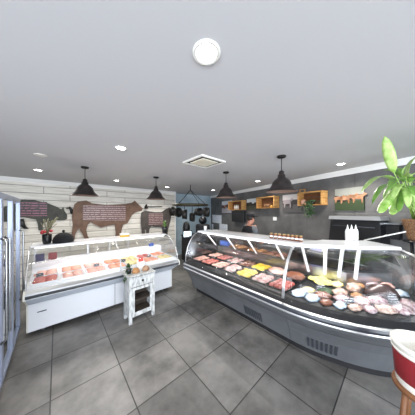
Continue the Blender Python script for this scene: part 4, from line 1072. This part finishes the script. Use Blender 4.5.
# ------------------------------------------------------------ big plant at the right
pp = ray(417.5, 212)*2.24
PXX, PYY = pp.x, pp.y; PB = 1.42
t = thing('plant_stand', (PXX, PYY, 0), 'thin black plant stand under the wicker basket at the right edge', 'plant stand')
MB().lathe([(0, PB-.02), (.13, PB-.02), (.13, PB), (0, PB)], 20, cap=False).build('stand_top', M_black, t)
for i in range(3):
    a = i*2*PI/3+.4; MB().tube([(.1*math.cos(a), .1*math.sin(a), PB-.01), (.05*math.cos(a), .05*math.sin(a), .8), (.16*math.cos(a), .16*math.sin(a), 0.01)], .01, 6).build('leg', M_black, t)
t = thing('potted_plant', (PXX, PYY, PB+.0005), 'large bright green leafy plant in a wicker basket at the right edge', 'plant')
prof = [(0, 0), (.075, 0)]
for i in range(14): z = .02+i*.02; prof.append((.085+.055*i/13+(.004 if i % 2 else 0), z))
prof += [(.13, .285), (.12, .25), (0, .25)]
MB().lathe(prof, 28, cap=False).build('basket', M_wicker, t)
MB().lathe([(0, .235), (.11, .243), (.11, .238), (0, .23)], 20, cap=False).build('soil', M_soil, t)
org = Vector((PXX, PYY, PB))
def lp(px, py, z):   # a point of the plant on the sight line at a given distance from the camera
    r = ray(px, py)*z*1.12; return Vector((r.x, r.y, EYE+r.z))-org
root = Vector((0, 0, .25))
# (blade base, blade tip, distance at base, at tip, width, material)
LV = [((394, 173), (384.5, 136), 1.52, 1.45, .15, 0), ((399, 183), (361, 192), 1.85, 1.62, .13, 0), ((396, 184), (372, 204), 1.8, 1.66, .11, 1), ((398, 186), (379, 213), 1.75, 1.62, .15, 0),
      ((400, 186), (392, 215), 1.75, 1.58, .14, 0), ((402, 180), (383, 170), 1.9, 1.95, .12, 1), ((403, 178), (412, 163), 1.9, 1.85, .16, 0), ((405, 184), (398, 212), 1.7, 1.6, .10, 1),
      ((405, 186), (420, 208), 1.7, 1.55, .15, 0), ((404, 182), (389, 190), 1.75, 1.55, .15, 1), ((406, 180), (428, 172), 1.8, 1.7, .16, 0), ((408, 178), (424, 152), 1.8, 1.75, .16, 0),
      ((406, 186), (408, 208), 1.7, 1.55, .12, 0), ((412, 182), (440, 190), 1.85, 1.75, .16, 0), ((402, 176), (398, 168), 1.95, 2.05, .10, 1), ((400, 184), (384, 200), 1.9, 1.85, .13, 1),
      ((404, 184), (393, 200), 1.62, 1.5, .11, 0), ((408, 186), (415, 196), 1.6, 1.48, .12, 1), ((410, 184), (404, 174), 1.9, 1.8, .13, 0), ((410, 182), (418, 178), 1.75, 1.6, .15, 1)]
for i, (b, e, zb, ze, wd, mi) in enumerate(LV):
    B = lp(b[0], b[1], zb); T = lp(e[0], e[1], ze); mb = MB()
    sd = (T-B).cross(ray(*b)).normalized() if i in (0, 3, 4, 7) else None
    vs, fs = leaf(B, T, wd*.8, -.06 if i == 0 else .16, 9, sd, .22); mb.add(vs, fs, 0, True)
    lf = solid(mb.build('leaf', [M_leaf, M_leaf2][mi], t))
    mid = (root+B)*.5+Vector((0, 0, .02)); MB().tube([root+Vector((random.uniform(-.03, .03), random.uniform(-.03, .03), -.02)), mid, B, B+(T-B)*.15], [.006, .005, .004, .002], 5).build('stem', M_leaf, lf)

# ------------------------------------------------------------ foreground tub on a stool
r = ray(424, 212); k = 1.17; bx, by = r.x*k, r.y*k
t = thing('round_stool', (bx, by, 0), 'small round wooden stool under the white tub in the lower right corner', 'stool')
MB().lathe([(0, .555), (.15, .555), (.155, .57), (.15, .585), (0, .585)], 24, cap=False).build('seat', M_pine_d, t)
for i in range(4):
    a = i*PI/2+.6; MB().tube([(.10*math.cos(a), .10*math.sin(a), .56), (.15*math.cos(a), .15*math.sin(a), .005)], .015, 8).build('leg', M_pine_d, t)
t = thing('white_tub', (bx, by, .5855), 'round white plastic tub with a maroon label in the lower right corner', 'tub')
MB().lathe([(0, 0), (.128, 0), (.134, .01), (.152, .27), (.160, .275), (.164, .288), (.160, .298), (.150, .30), (.146, .295), (.128, .015), (0, .012)], 40, cap=False).build('tub_wall', M_offw, t)
MB().lathe([(.1375, .05), (.139, .052), (.1505, .225), (.1495, .228)], 40, cap=False).build('label_band', M_maroon, t)
MB().lathe([(.151, .235), (.157, .24), (.157, .25), (.152, .252)], 40, cap=False).build('rim_ring', M_offw, t)
